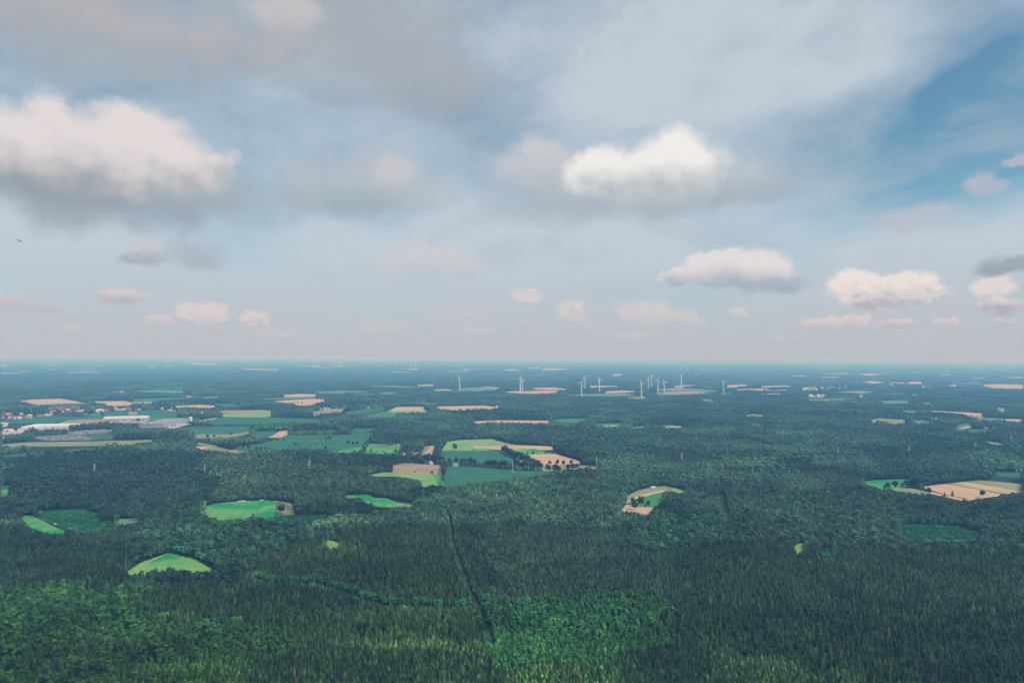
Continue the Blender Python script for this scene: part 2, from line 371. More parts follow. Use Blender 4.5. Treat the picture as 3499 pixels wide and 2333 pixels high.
FIELDS = [
 # crop, kind, outline
 (1, 'W', [(125,487),(215,490),(290,482),(540,474),(640,490),(765,512),(560,518),(330,526),(270,515)]),
 (1, 'T', [(240,531),(330,527),(560,519),(765,513),(830,520),(640,540),(300,546)]),
 (1, 'W', [(765,502),(900,498),(1130,495),(1160,507),(1360,505),(1350,515),(1200,520),(1140,535),(980,537),(900,515)]),
 (1, 'G', [(1180,480),(1420,470),(1640,465),(1700,470),(1400,490),(1350,503),(1190,500)]),
 (1, 'P', [(1140,405),(1400,398),(1640,400),(1640,425),(1500,425),(1300,415)]),
 (1, 'W', [(940,415),(1080,407),(1140,410),(1100,419)]),
 (1, 'W', [(1555,540),(1780,528),(1950,540),(1890,555),(1780,555),(1570,552)]),
 (1, 'T', [(1890,515),(2090,520),(2160,540),(2000,546)]),
 (1, 'W', [(1655,450),(1745,452),(1740,460),(1670,462)]),
 (1, 'P', [(1780,462),(1960,452),(1960,470),(1830,472)]),
 (1, 'T', [(0,672),(180,642),(500,628),(770,640),(910,628),(910,658),(560,665),(460,690),(100,692),(0,692)]),
 (1, 'G', [(770,620),(840,600),(900,598),(900,626),(800,629)]),
 (1, 'T', [(925,590),(1140,580),(1144,622),(925,625)]),
 (1, 'O', [(1146,588),(1225,590),(1225,620),(1146,620)]),
 (1, 'T', [(1228,580),(1450,573),(1580,590),(1600,625),(1580,640),(1330,648),(1228,620)]),
 (1, 'B', [(520,690),(620,666),(900,656),(960,682),(700,710),(610,712)]),
 (1, 'C', [(915,662),(1330,664),(1290,692),(960,692)]),
 (1, 'G', [(1330,652),(1740,640),(1740,660),(1480,655),(1330,675)]),
 (1, 'B', [(1900,590),(2000,580),(2352,575),(2450,580),(2352,604),(2060,602)]),
 (1, 'Y', [(1980,606),(2352,606),(2420,600),(2420,632),(2352,640),(1990,635)]),
 (1, 'T', [(1900,655),(2000,642),(2352,641),(2560,645),(2880,660),(2860,688),(2600,690),(2352,700),(1900,702)]),
 (1, 'O', [(1780,662),(1960,640),(1930,656),(1830,676),(1750,678)]),
 (1, 'C', [(1480,742),(1640,690),(1700,700),(1560,742)]),
 (1, 'T', [(1560,744),(1750,722),(2250,726),(2240,760),(2150,790),(1760,786),(1740,750)]),
 (1, 'O', [(1700,815),(1760,791),(2040,796),(2260,765),(2200,795),(2060,820),(1900,825),(1720,826)]),
 (1, 'A', [(600,772),(760,757),(940,747),(1040,757),(940,785),(700,800),(590,800)]),
 (1, 'A', [(240,815),(590,797),(700,801),(880,835),(780,846),(400,850)]),
 (1, 'T', [(710,803),(1020,787),(1030,830),(840,825),(740,808)]),
 (1, 'O', [(0,880),(200,867),(800,857),(1390,841),(1390,855),(1100,885),(400,896),(0,896)]),
 (1, 'T', [(0,972),(500,942),(900,905),(980,911),(800,936),(450,960),(200,985),(0,992)]),
 (1, 'C', [(0,705),(60,702),(80,720),(0,735)]),
 (1, 'C', [(0,765),(150,758),(230,765),(180,790),(0,800)]),
 (1, 'C', [(0,830),(60,826),(40,842),(0,845)]),
 (1, 'W', [(1735,900),(1880,900),(1820,920),(1760,921)]),
 (1, 'O', [(1780,930),(1900,896),(2030,925),(2090,946),(2000,941)]),
 (1, 'B', [(2030,932),(2200,930),(2240,946),(2100,961),(2040,947)]),
 (1, 'O', [(1760,866),(1930,888),(1960,905),(1760,885)]),
 (1, 'T', [(0,1255),(100,1250),(90,1278),(0,1285)]),
 (1, 'E', [(0,1287),(88,1281),(70,1330),(0,1336)]),
 (1, 'E', [(1825,1440),(1920,1410),(2150,1390),(2412,1380),(2462,1410),(2462,1500),(2530,1510),(2500,1530),(2392,1530),(2300,1505),(2180,1530),(2100,1525),(1980,1540),(1900,1530),(1840,1490)]),
 (5, 'E', [(155,155),(250,150),(350,190),(460,225),(555,260),(540,285),(400,280),(260,230),(190,185)]),
 (5, 'S', [(290,125),(500,105),(690,100),(830,130),(860,165),(720,215),(620,240),(540,225),(350,160)]),
 (5, 'S', [(640,262),(780,227),(900,195),(980,205),(960,235),(800,257),(700,272)]),
 (5, 'P', [(985,180),(1050,180),(1330,170),(1060,205),(1010,210)]),
 (5, 'Y', [(1065,597),(1200,545),(1420,470),(1460,470),(1640,515),(1830,590),(1800,625),(1640,612),(1500,602),(1350,607),(1200,627),(1100,622)]),
 (5, 'E', [(1210,542),(1420,471),(1460,471),(1600,506),(1560,525),(1500,545),(1380,545)]),
 (2, 'W', [(75,497),(200,490),(450,475),(555,482),(540,500),(480,515),(420,535),(300,541),(280,520)]),
 (2, 'W', [(180,441),(330,432),(480,437),(460,455),(190,460)]),
 (2, 'P', [(-10,472),(200,465),(470,457),(440,466),(200,475),(0,482)]),
 (2, 'P', [(480,412),(700,402),(900,405),(1000,410),(700,425),(500,430)]),
 (2, 'P', [(935,357),(1200,360),(1370,366),(1280,377),(1000,370)]),
 (2, 'W', [(1370,353),(1520,346),(1520,362),(1380,366)]),
 (2, 'W', [(1500,394),(1640,388),(1710,400),(1560,406)]),
 (2, 'P', [(1712,401),(1780,382),(1940,372),(2080,386),(2080,400),(1900,411),(1820,409)]),
 (2, 'W', [(1945,370),(2010,368),(2080,374),(2160,382),(2090,386)]),
 (2, 'W', [(2140,416),(2250,406),(2352,409),(2520,402),(2640,406),(2600,425),(2400,433),(2200,426)]),
 (2, 'P', [(1020,420),(1170,414),(1195,430),(1040,437)]),
 (2, 'P', [(775,438),(830,432),(1000,430),(1000,441)]),
 (2, 'O', [(425,592),(560,572),(720,558),(700,595),(560,606),(450,626)]),
 (2, 'T', [(700,602),(900,567),(1100,550),(1060,580),(900,611),(740,616)]),
 (2, 'G', [(900,630),(1060,592),(1190,603),(1190,641),(1000,636)]),
 (2, 'Y', [(1085,590),(1150,578),(1430,580),(1510,600),(1200,603)]),
 (2, 'W', [(1120,580),(1150,565),(1200,548),(1430,548),(1440,572),(1460,582)]),
 (2, 'W', [(1530,546),(1970,535),(2080,550),(2100,561),(1900,571),(1700,579),(1590,571)]),
 (2, 'P', [(1440,510),(1600,520),(1440,531)]),
 (2, 'Y', [(-30,585),(70,595),(60,635),(-30,633)]),
 (2, 'W', [(1870,677),(2100,668),(2352,670),(2560,672),(2560,690),(2400,696),(2200,686),(1880,693)]),
 (2, 'G', [(2562,673),(2650,655),(2880,650),(2900,660),(2820,680),(2700,692)]),
 (2, 'T', [(760,772),(820,742),(1030,738),(980,767),(960,790),(800,791)]),
 (2, 'W', [(45,818),(150,765),(225,757),(225,790),(150,818)]),
 (2, 'T', [(-250,900),(0,872),(230,800),(640,797),(970,797),(960,820),(880,882),(820,926),(560,921),(300,921),(90,931),(-60,925),(-220,940)]),
 (2, 'T', [(-80,765),(140,762),(42,815),(-80,822)]),
 (2, 'E', [(570,931),(720,926),(850,902),(900,892),(895,930),(760,956),(600,942)]),
 (2, 'E', [(932,895),(1237,894),(1210,930),(1160,961),(905,956),(925,902)]),
 (2, 'O', [(940,880),(1250,878),(1240,891),(940,892)]),
 (2, 'O', [(1440,902),(1488,897),(1430,975),(1440,1000),(1400,1003)]),
 (2, 'W', [(1490,898),(1545,898),(1525,975),(1432,975)]),
 (2, 'E', [(1455,979),(1522,977),(1510,1003),(1468,1004)]),
 (2, 'W', [(1440,886),(1600,878),(1600,890)]),
 (2, 'Y', [(1590,936),(1640,860),(1750,845),(2060,833),(2100,850),(2200,880),(2352,890),(2200,896),(2010,905),(1890,890),(1860,935),(1700,941)]),
 (2, 'O', [(1880,889),(2010,899),(2060,860),(2100,850),(2210,880),(2350,892),(2150,900),(2010,910)]),
 (2, 'W', [(1880,892),(2010,902),(2150,897),(2352,893),(2550,900),(2660,922),(2352,931),(2050,921),(1870,918)]),
 (2, 'E', [(1870,920),(2010,916),(2045,936),(1880,940)]),
 (2, 'T', [(1565,997),(1600,941),(1900,941),(2120,936),(2180,975),(2270,1030),(2180,1046),(1940,1041),(1700,1031),(1620,1021)]),
 (3, 'E', [(105,930),(330,920),(460,955),(510,965),(300,975),(190,971)]),
 (3, 'W', [(190,985),(300,976),(520,966),(780,1040),(660,1060),(480,1060),(390,1066),(350,1030)]),
 (3, 'O', [(390,1076),(540,1071),(870,1071),(930,1095),(740,1091),(600,1106),(400,1116)]),
 (2, 'B', [(1150,1072),(1260,1050),(1600,1072),(1600,1148),(1350,1144),(1150,1129)]),
 (2, 'Y', [(910,1166),(1080,1131),(1350,1145),(1590,1150),(1595,1241),(1500,1236),(1420,1256),(1410,1200),(1370,1186),(1200,1171),(1000,1171)]),
 (2, 'E', [(1480,1149),(1592,1151),(1593,1240),(1545,1236),(1545,1185)]),
 (2, 'T', [(1605,1242),(1607,1150),(1640,1080),(1760,1080),(2080,1103),(2352,1119),(2570,1126),(2580,1140),(2352,1168),(2100,1196),(1800,1236)]),
 (2, 'E', [(660,1346),(800,1336),(950,1330),(990,1360),(1100,1365),(1200,1385),(1380,1411),(1300,1426),(1150,1431),(1000,1421),(930,1401),(860,1356),(780,1366),(700,1351)]),
 (2, 'H', [(80,1385),(180,1395),(270,1410),(285,1500),(180,1530),(115,1500),(112,1420)]),
 (2, 'S', [(40,1532),(180,1520),(600,1520),(540,1556),(300,1570),(120,1562)]),
 (3, 'W', [(818,361),(950,358),(1080,362),(1070,370),(830,379)]),
 (3, 'W', [(958,410),(1100,402),(1270,406),(1150,421),(970,426)]),
 (3, 'B', [(1385,431),(1540,412),(1780,404),(1860,418),(1900,426),(1700,439),(1480,441)]),
 (3, 'P', [(575,442),(800,432),(1100,429),(1260,441),(1100,456),(900,451),(700,451)]),
 (3, 'P', [(1380,391),(1500,385),(1740,384),(1990,405),(1900,418),(1780,401),(1500,406)]),
 (3, 'O', [(1130,471),(1260,456),(1330,456),(1330,476),(1250,479)]),
 (3, 'P', [(1820,470),(1920,485),(1940,506),(1840,500)]),
 (3, 'W', [(325,378),(490,374),(590,385),(640,396),(480,396),(330,390)]),
 (3, 'W', [(1575,362),(1770,350),(1765,359),(1590,374)]),
 (3, 'W', [(2045,356),(2200,348),(2250,356),(2050,382)]),
 (3, 'W', [(2120,391),(2352,385),(2440,392),(2352,401),(2130,399)]),
 (3, 'P', [(1950,437),(1990,428),(2090,425),(2095,436)]),
 (3, 'W', [(1540,385),(1640,380),(1640,388),(1500,392)]),
 (3, 'P', [(0,482),(50,480),(45,487),(0,488)]),
 (3, 'G', [(860,701),(1120,690),(1110,720),(880,716)]),
 (3, 'W', [(950,719),(1060,710),(1065,722),(960,729)]),
 (3, 'P', [(1170,732),(1320,717),(1320,736),(1200,741)]),
 (3, 'P', [(1420,716),(1560,708),(1620,716),(1480,728)]),
 (3, 'W', [(1480,733),(1560,722),(1700,719),(1680,727),(1560,737)]),
 (3, 'O', [(2190,626),(2280,612),(2400,622),(2350,636),(2230,634)]),
 (3, 'O', [(1150,1332),(1250,1295),(1390,1262),(1510,1252),(1560,1266),(1500,1290),(1300,1330),(1152,1374)]),
 (3, 'W', [(1150,1375),(1300,1330),(1500,1288),(1568,1268),(1480,1308),(1300,1352),(1200,1386),(1152,1394)]),
 (3, 'G', [(1153,1396),(1200,1386),(1300,1352),(1480,1308),(1475,1380),(1400,1440),(1390,1450),(1150,1416)]),
 (3, 'Y', [(1482,1308),(1572,1268),(1720,1305),(1640,1312),(1550,1297)]),
 (3, 'W', [(1090,1471),(1150,1417),(1388,1450),(1340,1493),(1290,1492),(1200,1472)]),
 (4, 'E', [(905,1221),(1000,1204),(1335,1193),(1325,1215),(1310,1241),(1200,1261),(1075,1281),(1030,1251),(960,1236)]),
 (4, 'W', [(1425,1263),(1650,1236),(2140,1311),(2120,1330),(2000,1346),(1890,1363),(1650,1316),(1500,1286)]),
 (4, 'O', [(1652,1235),(1950,1203),(2352,1238),(2360,1300),(2310,1310),(2142,1310)]),
 (4, 'W', [(1720,1228),(1810,1219),(2100,1262),(2352,1294),(2310,1309),(2200,1310)]),
 (4, 'O', [(1130,1287),(1200,1271),(1340,1271),(1480,1296),(1480,1320),(1300,1301)]),
 (4, 'W', [(1482,1298),(1800,1352),(1890,1364),(1850,1371),(1780,1366),(1480,1316)]),
 (4, 'T', [(1990,1136),(2100,1130),(2360,1135),(2360,1165),(2230,1166),(2100,1151)]),
 (4, 'O', [(1890,846),(1990,850),(2240,884),(2230,892),(2100,881)]),
 (4, 'G', [(2262,890),(2360,887),(2360,916),(2300,906)]),
 (4, 'P', [(1060,496),(1180,490),(1330,497),(1310,516),(1100,516)]),
 (4, 'O', [(960,667),(1050,650),(1130,655),(1300,665),(1300,686),(1200,700),(1050,681),(990,686)]),
 (4, 'P', [(1350,671),(1440,666),(1540,686),(1400,700)]),
 (4, 'W', [(1410,586),(1550,583),(1990,606),(1990,641),(1900,641),(1730,601)]),
 (4, 'P', [(1200,581),(1400,581),(1400,606)]),
 (4, 'O', [(1550,631),(1780,630),(1760,641)]),
 (4, 'W', [(1530,646),(1590,645),(1580,666)]),
 (4, 'P', [(1890,646),(2000,645),(2180,655),(2100,670),(1990,669)]),
 (4, 'W', [(2120,669),(2180,656),(2360,660),(2360,686),(2200,676)]),
 (4, 'G', [(1720,726),(1800,700),(1890,690),(1880,704),(1760,735)]),
 (4, 'W', [(1750,741),(1880,706),(1890,730),(1800,741)]),
 (4, 'T', [(1600,746),(1750,745),(2000,750),(2100,750),(1960,781),(1850,766)]),
 (4, 'W', [(0,363),(200,357),(320,368),(100,373),(0,373)]),
 (4, 'W', [(40,399),(240,393),(240,401),(50,404)]),
 (4, 'W', [(0,433),(150,428),(225,435),(0,440)]),
 (4, 'P', [(400,481),(800,468),(830,475),(600,496),(440,491)]),
 (4, 'O', [(640,417),(830,405),(1040,412),(900,428),(680,422)]),
 (4, 'W', [(900,323),(980,318),(1120,327),(1000,341)]),
 (4, 'W', [(1310,331),(1360,322),(1440,325),(1440,342),(1330,343)]),
 (4, 'W', [(1150,326),(1290,333),(1290,342),(1160,333)]),
 (4, 'W', [(1980,351),(2100,345),(2360,350),(2360,386),(2200,386),(2080,381),(2000,366)]),
 (4, 'P', [(1700,329),(1980,335),(1960,346),(1720,336)]),
 (4, 'W', [(1670,353),(1750,352),(1740,366),(1690,363)]),
 (4, 'O', [(600,252),(700,240),(790,246),(770,263),(620,260)]),
 (4, 'W', [(870,253),(990,250),(1070,260),(960,269)]),
 (4, 'W', [(530,280),(700,281),(690,288),(540,285)]),
 (4, 'W', [(280,268),(410,272),(400,279),(290,276)]),
 (4, 'W', [(540,206),(640,203),(650,211),(550,211)]),
 (4, 'W', [(2200,284),(2360,282),(2360,293),(2210,290)]),
 (4, 'W', [(1580,264),(1690,260),(1690,267),(1590,269)]),
 (4, 'W', [(1880,288),(2000,286),(2000,294),(1890,294)]),
 (4, 'P', [(1080,431),(1290,425),(1280,436),(1090,438)]),
 (4, 'P', [(1340,436),(1410,436),(1400,451),(1350,446)]),
 (4, 'W', [(1380,518),(1500,511),(1540,517),(1450,523)]),
 (4, 'W', [(2070,213),(2210,211),(2200,217),(2080,218)]),
 (4, 'O', [(380,372),(500,365),(500,395),(370,405)]),
 (4, 'O', [(400,460),(470,445),(560,450),(560,466)]),
 (1, 'W', [(0,172),(120,176),(60,184),(0,185)]),
 (1, 'W', [(600,237),(890,237),(890,244),(610,243)]),
 (1, 'W', [(160,230),(285,227),(280,234),(165,235)]),
 (1, 'W', [(0,242),(200,248),(190,253),(0,251)]),
 (1, 'W', [(420,172),(535,174),(530,180),(425,179)]),
 (1, 'W', [(1690,156),(1900,164),(1975,168),(1900,177),(1700,166)]),
 (1, 'W', [(2160,205),(2360,209),(2480,211),(2470,216),(2352,218),(2170,213)]),
 (1, 'W', [(1470,181),(1525,182),(1520,191),(1475,190)]),
 (1, 'W', [(860,175),(925,174),(920,180),(862,180)]),
 (1, 'O', [(1315,190),(1400,190),(1380,205),(1330,202)]),
 (2, 'W', [(590,187),(690,184),(775,187),(690,192),(600,193)]),
 (2, 'W', [(358,180),(512,180),(512,192),(380,190)]),
 (2, 'W', [(1285,206),(1395,206),(1370,218),(1310,217)]),
 (2, 'W', [(1775,211),(1860,211),(1845,219),(1800,219)]),
 (2, 'W', [(2125,219),(2230,212),(2312,218),(2200,228)]),
 (2, 'P', [(1680,243),(1820,243),(1810,249),(1690,248)]),
 (3, 'W', [(265,197),(370,194),(380,204),(280,206)]),
 (3, 'W', [(420,206),(520,202),(655,211),(500,222),(380,220)]),
 (3, 'W', [(1025,258),(1110,258),(1115,268),(1040,272)]),
 (3, 'P', [(320,264),(410,263),(415,270),(330,270)]),
 # small sunlit clearings inside the near woods
 (6, 'Y', [(515,372),(545,360),(640,380),(640,405),(560,405)]),
 (6, 'G', [(760,405),(800,400),(800,420),(765,420)]),
 (8, 'Y', [(280,412),(330,385),(370,395),(370,435),(310,450)]),
 (8, 'S', [(1185,232),(1400,227),(1650,245),(1890,300),(1840,332),(1700,345),(1350,350),(1180,322)]),
 (8, 'S', [(480,440),(540,430),(610,420),(600,455),(540,470)]),
]
# a scatter of thin far fields that the haze almost swallows
for i in range(420):
    y = 1228 + 46 * rnd.random() ** 1.1
    x = rnd.gauss(rnd.choice((250, 700, 1150, 1500, 1900, 2300, 2750, 3150, 3400)), 120); w = rnd.uniform(6, 46) * (0.45 + (y - 1225) / 40); t = rnd.uniform(.8, 2.6) * (0.6 + (y - 1225) / 60)
    if y > 1250 and rnd.random() < .55: continue
    yy = y + (x - 1750) * math.tan(ROLL)
    FIELDS.append((0, rnd.choice('WWBOPPTG'), [(x, yy + rnd.uniform(-.3, .3) * t), (x + w * rnd.uniform(.2, .5), yy - t * rnd.uniform(.2, .6)), (x + w, yy - t * rnd.uniform(-.2, .5)), (x + w * rnd.uniform(.6, 1.05), yy + t * rnd.uniform(.1, .6)), (x + w * .2, yy + t * rnd.uniform(.3, .7))]))
CROPS[0] = (0, 0, 1.0)

MASK = np.zeros((2700, 3500), np.uint8)          # where open land shows in the photograph
far_words = {}
used_labels = {}
for i, (c, k, pts) in enumerate(FIELDS):
    pp = [cp(c, *q) for q in pts]
    code = 2 if k == 'S' else 1
    rast(MASK, pp, code)
    name, words_, mat = FM[k]
    z = 0.25 + 0.002 * i if k not in 'S' else 0.2
    far = min(unpx(*q)[1] for q in pp) > 10800
    if far: z += 0.6
    vs = [unpx(q[0], max(q[1], 1226 + (q[0] - 1750) * math.tan(ROLL)), 0) for q in pp]
    if not far and k not in 'AC':                     # the near rim runs on a little under the trees in front of it
        cy = sum(v[1] for v in vs) / len(vs)
        vs = [v * (1 - (20.0 / v[1] if v[1] < cy else 0)) for v in vs]
    o = mesh_obj(name, [(v[0], v[1], z) for v in vs], [tuple(range(len(vs)))], mat)
    tag(o, words_ + (' far away in the haze' if far else ' lying open between the woods'), kind='structure')

# ================================================================== trees: shapes
def foliage_mat(name, inst):
    m, b, p = newmat(name)
    if inst:
        a = b.n('ShaderNodeAttribute', attribute_type='INSTANCER', attribute_name='tint'); tint = a.outputs['Color']
    else:
        a = b.n('ShaderNodeObjectInfo'); tint = a.outputs['Color']
    v = b.n('ShaderNodeAttribute', attribute_type='GEOMETRY', attribute_name='var')
    g = b.n('ShaderNodeNewGeometry')
    sp = b.n('ShaderNodeSeparateColor'); b.t.links.new(v.outputs['Color'], sp.inputs[0])
    nz = b.m('MULTIPLY', b.ramp(b.noise(g.outputs['Position'], 0.011, 4.0, 0.6), 0.3, 0.7, 0.66, 1.50, smooth=False), b.ramp(b.noise(g.outputs['Position'], 0.0024, 3.0, 0.55), 0.32, 0.68, 0.72, 1.42, smooth=False))
    k = b.m('MULTIPLY', sp.outputs[0], nz)
    col = b.v('MULTIPLY', tint, b.comb(k, k, k))
    col = b.mix(sp.outputs[1], col, b.v('MULTIPLY', col, (1.9, 1.12, 0.75)))     # now and then an olive or yellowish tree
    col = b.v('MULTIPLY', col, (0.66, 0.76, 0.62))
    b.put(p.inputs['Base Color'], col)
    p.inputs['Roughness'].default_value = 0.75; p.inputs['Specular IOR Level'].default_value = 0.2
    return m
FOL_I, FOL_O = foliage_mat('foliage_woods', True), foliage_mat('foliage_tree', False)
BARK = plain('bark', (0.10, 0.07, 0.05), 0.9, 0.1, 0.8)
BARK_PALE = plain('bark_bleached', (0.33, 0.25, 0.20), 0.9, 0.1, 0.8)

def mk_mesh(name, V, F, mats, mi=None, col=None):
    me = bpy.data.meshes.new(name)
    V = np.asarray(V, np.float32); F = np.asarray(F, np.int32)
    me.vertices.add(len(V)); me.vertices.foreach_set('co', V.ravel())
    me.loops.add(F.size); me.loops.foreach_set('vertex_index', F.ravel())
    me.polygons.add(len(F)); me.polygons.foreach_set('loop_start', np.arange(0, F.size, 3, dtype=np.int32))
    for m in mats: me.materials.append(m)
    if mi is not None: me.polygons.foreach_set('material_index', np.asarray(mi, np.int32))
    if col is not None:
        at = me.attributes.new('var', 'FLOAT_COLOR', 'POINT')
        c = np.ones((len(V), 4), np.float32); c[:, :2] = col; c[:, 2] = 0
        at.data.foreach_set('color', c.ravel())
    me.update(calc_edges=True)
    return me
def cat(parts):
    V, F, k = [], [], 0
    for v, f in parts:
        V.append(v); F.append(np.asarray(f) + k); k += len(v)
    return np.concatenate(V), np.concatenate(F)
def trunk_g(h, r, n=5, lean=0.0):
    a = np.arange(n) * 2 * math.pi / n
    rings = []
    for (z, q) in ((0, 1.0), (h * .35, .72), (h, .16)):
        rings.append(np.stack([np.cos(a) * r * q + lean * z / h, np.sin(a) * r * q, np.full(n, z)], 1))
    V = np.concatenate(rings); F = []
    for k in range(2):
        for i in range(n):
            j = (i + 1) % n
            F += [(k * n + i, k * n + j, (k + 1) * n + j), (k * n + i, (k + 1) * n + j, (k + 1) * n + i)]
    return V, np.array(F)
def spruce_g(rg, h, r, whorls=7, per=6, low=0.24, droop=0.50, upturn=0.0, power=0.52, gaps=0.0):
    """whorls of drooping roofed boughs round a thin dark core"""
    V, F = [], []
    for w in range(whorls):
        t = w / (whorls - 1)
        z0 = h * (low + (1.0 - low) * (t ** 0.92)) - 0.02 * h
        R_ = r * ((1 - t) ** power) + 0.22
        a0 = rg.uniform(0, 6.28)
        for i in range(per if t < .75 else max(4, per - 2)):
            if rg.random() < gaps: continue
            a = a0 + 2 * math.pi * i / per + rg.normal(0, .14); L = R_ * rg.uniform(.72, 1.18)
            wd = L * 0.36 + 0.16
            zt = z0 - droop * L * rg.uniform(.7, 1.2) + upturn * L
            c, s = math.cos(a), math.sin(a)
            zm = z0 - droop * L * .42 + 0.1
            k = len(V)
            V += [(c * .08, s * .08, z0 + .45 * r * .5), (c * L * .55 - s * wd, s * L * .55 + c * wd, zm - .35 * wd), (c * L, s * L, zt), (c * L * .55 + s * wd, s * L * .55 - c * wd, zm - .35 * wd), (c * L * .55, s * L * .55, zm + .34 * wd)]
            F += [(k, k + 1, k + 4), (k + 1, k + 2, k + 4), (k + 2, k + 3, k + 4), (k + 3, k, k + 4)]
    n = 6; k = len(V); a = np.arange(n) * 2 * math.pi / n
    for i in range(n): V.append((math.cos(a[i]) * r * .55, math.sin(a[i]) * r * .55, h * low))
    V.append((0, 0, h * 1.0))
    F += [(k + i, k + (i + 1) % n, k + n) for i in range(n)]
    return np.array(V), np.array(F)
def _ico():
    t = (1 + 5 ** .5) / 2
    v = np.array([(-1, t, 0), (1, t, 0), (-1, -t, 0), (1, -t, 0), (0, -1, t), (0, 1, t), (0, -1, -t), (0, 1, -t), (t, 0, -1), (t, 0, 1), (-t, 0, -1), (-t, 0, 1)]) / math.sqrt(1 + t * t)
    f = np.array([(0, 11, 5), (0, 5, 1), (0, 1, 7), (0, 7, 10), (0, 10, 11), (1, 5, 9), (5, 11, 4), (11, 10, 2), (10, 7, 6), (7, 1, 8), (3, 9, 4), (3, 4, 2), (3, 2, 6), (3, 6, 8), (3, 8, 9), (4, 9, 5), (2, 4, 11), (6, 2, 10), (8, 6, 7), (9, 8, 1)])
    return v, f
ICO_V, ICO_F = _ico()
def lumps_g(rg, h, r, n=22, low=0.28, size=0.36, leaves=90, flat=1.0):
    """a crown of many uneven leaf clumps with loose sprays on the outline"""
    parts = []; ch = h * (1 - low); cz = h * low + ch * .52
    pts = []
    for i in range(n):
        u = rg.normal(size=3); u /= np.linalg.norm(u); u[2] = u[2] * .9 + .15
        q = rg.uniform(.35, .86) ** .6
        c = np.array([u[0] * r * q, u[1] * r * q, cz + u[2] * ch * .5 * q * flat])
        s = size * r * rg.uniform(.65, 1.25)
        v = ICO_V * s * rg.uniform(.72, 1.3, (12, 1)) * np.array([1, 1, .82]) + c
        parts.append((v, ICO_F)); pts.append((c, s))
    if leaves:
        V, F = [], []
        for i in range(leaves):
            c, s = pts[rg.integers(n)]
            u = rg.normal(size=3); u /= np.linalg.norm(u)
            p = c + u * s * rg.uniform(.95, 1.35); t = rg.normal(size=(3, 3)) * s * .30
            k = len(V); V += [p + t[0], p + t[1], p + t[2]]; F.append((k, k + 1, k + 2))
        parts.append((np.array(V), np.array(F)))
    return cat(parts)
def pine_g(rg, h, r):
    """a loose pine: clear stem, rounded shaggy top of upturned boughs"""
    a = spruce_g(rg, h, r, whorls=7, per=6, low=.40, droop=-.10, upturn=.22, power=.55)
    b = lumps_g(rg, h, r * .72, n=5, low=.52, size=.5, leaves=14)
    return cat([a, b])
def lo_cone(rg, h, r, low=.2):
    n = 5; V, F = [], []
    for (z0, z1, q) in ((low, .78, 1.0), (.48, 1.0, .74)):
        k = len(V); a0 = rg.uniform(0, 6)
        for i in range(n * 2):
            a = a0 + math.pi * i / n; R_ = r * q * (1.12 if i % 2 else .66)
            V.append((math.cos(a) * R_, math.sin(a) * R_, h * z0 + rg.uniform(-.6, .6)))
        V.append((0, 0, h * z1))
        F += [(k + i, k + (i + 1) % (2 * n), k + 2 * n) for i in range(2 * n)]
    return np.array(V), np.array(F)
KIND = {'spruce': dict(h=(8, 11), r=(1.9, 2.6), sp=3.8), 'pine': dict(h=(9.5, 12.5), r=(1.7, 2.4), sp=3.9), 'leaf': dict(h=(10, 13.5), r=(2.9, 4.4), sp=6.0)}
def tree_geo(rg, kind, hi):
    d = KIND[kind]; h = rg.uniform(*d['h']); r = rg.uniform(*d['r'])
    if hi:
        if kind == 'spruce': c = spruce_g(rg, h, r)
        elif kind == 'pine': c = pine_g(rg, h, r)
        else: c = lumps_g(rg, h, r)
        return c, trunk_g(h * .8, h * .011 + .05), h
    if kind == 'spruce': c = lo_cone(rg, h, r * 1.05)
    elif kind == 'pine': c = lumps_g(rg, h, r, n=2, low=.40, size=.85, leaves=5)
    else: c = lumps_g(rg, h, r, n=5, low=.22, size=.62, leaves=8)
    return c, trunk_g(h * .7, h * .011 + .05, 3), h
NV = 8
BASE = {(k, hi): [tree_geo(np.random.default_rng(100 * i + 7 * len(k) + hi), k, hi) for i in range(NV)] for k in KIND for hi in (True, False)}
def cluster_mesh(name, kind, hi, size, seed, mats):
    rg = np.random.default_rng(seed); sp = KIND[kind]['sp']
    if size == 0: pos = [(0.0, 0.0)]
    else:
        m = max(1, int(round(size / sp))); st = size / m
        pos = [((i + .5) * st - size / 2 + rg.uniform(-.42, .42) * st, (j + .5) * st - size / 2 + rg.uniform(-.42, .42) * st) for i in range(m) for j in range(m) if rg.random() > .09]
    pos = pos or [(0.0, 0.0)]
    V, F, MI, C, k = [], [], [], [], 0
    for x, y in pos:
        mixed = kind
        if size and rg.random() < .20: mixed = {'spruce': 'pine', 'pine': 'leaf', 'leaf': 'pine'}[kind]
        (cv, cf), (tv, tf), h = BASE[(mixed, hi)][rg.integers(NV)]
        s = float(np.clip(rg.lognormal(-.06, .2), .5, 1.45)) if size else 1.0; a = rg.uniform(0, 6.28); w = rg.uniform(.85, 1.15) * s
        M = np.array([[math.cos(a) * w, -math.sin(a) * w, 0], [math.sin(a) * w, math.cos(a) * w, 0], [0, 0, s]])
        br = float(np.clip(rg.lognormal(0.12, .38), .45, 2.6)); hue = 0.0 if rg.random() < .8 else rg.uniform(.2, 1.0)
        for (v, f, q) in ((cv, cf, 0), (tv, tf, 1)):
            if q and not hi and size >= 20: continue
            V.append(v @ M.T + np.array([x, y, 0])); F.append(f + k); k += len(v)
            MI.append(np.full(len(f), q)); C.append(np.tile((br, hue), (len(v), 1)))
    return mk_mesh(name, np.concatenate(V), np.concatenate(F), mats, np.concatenate(MI), np.concatenate(C))
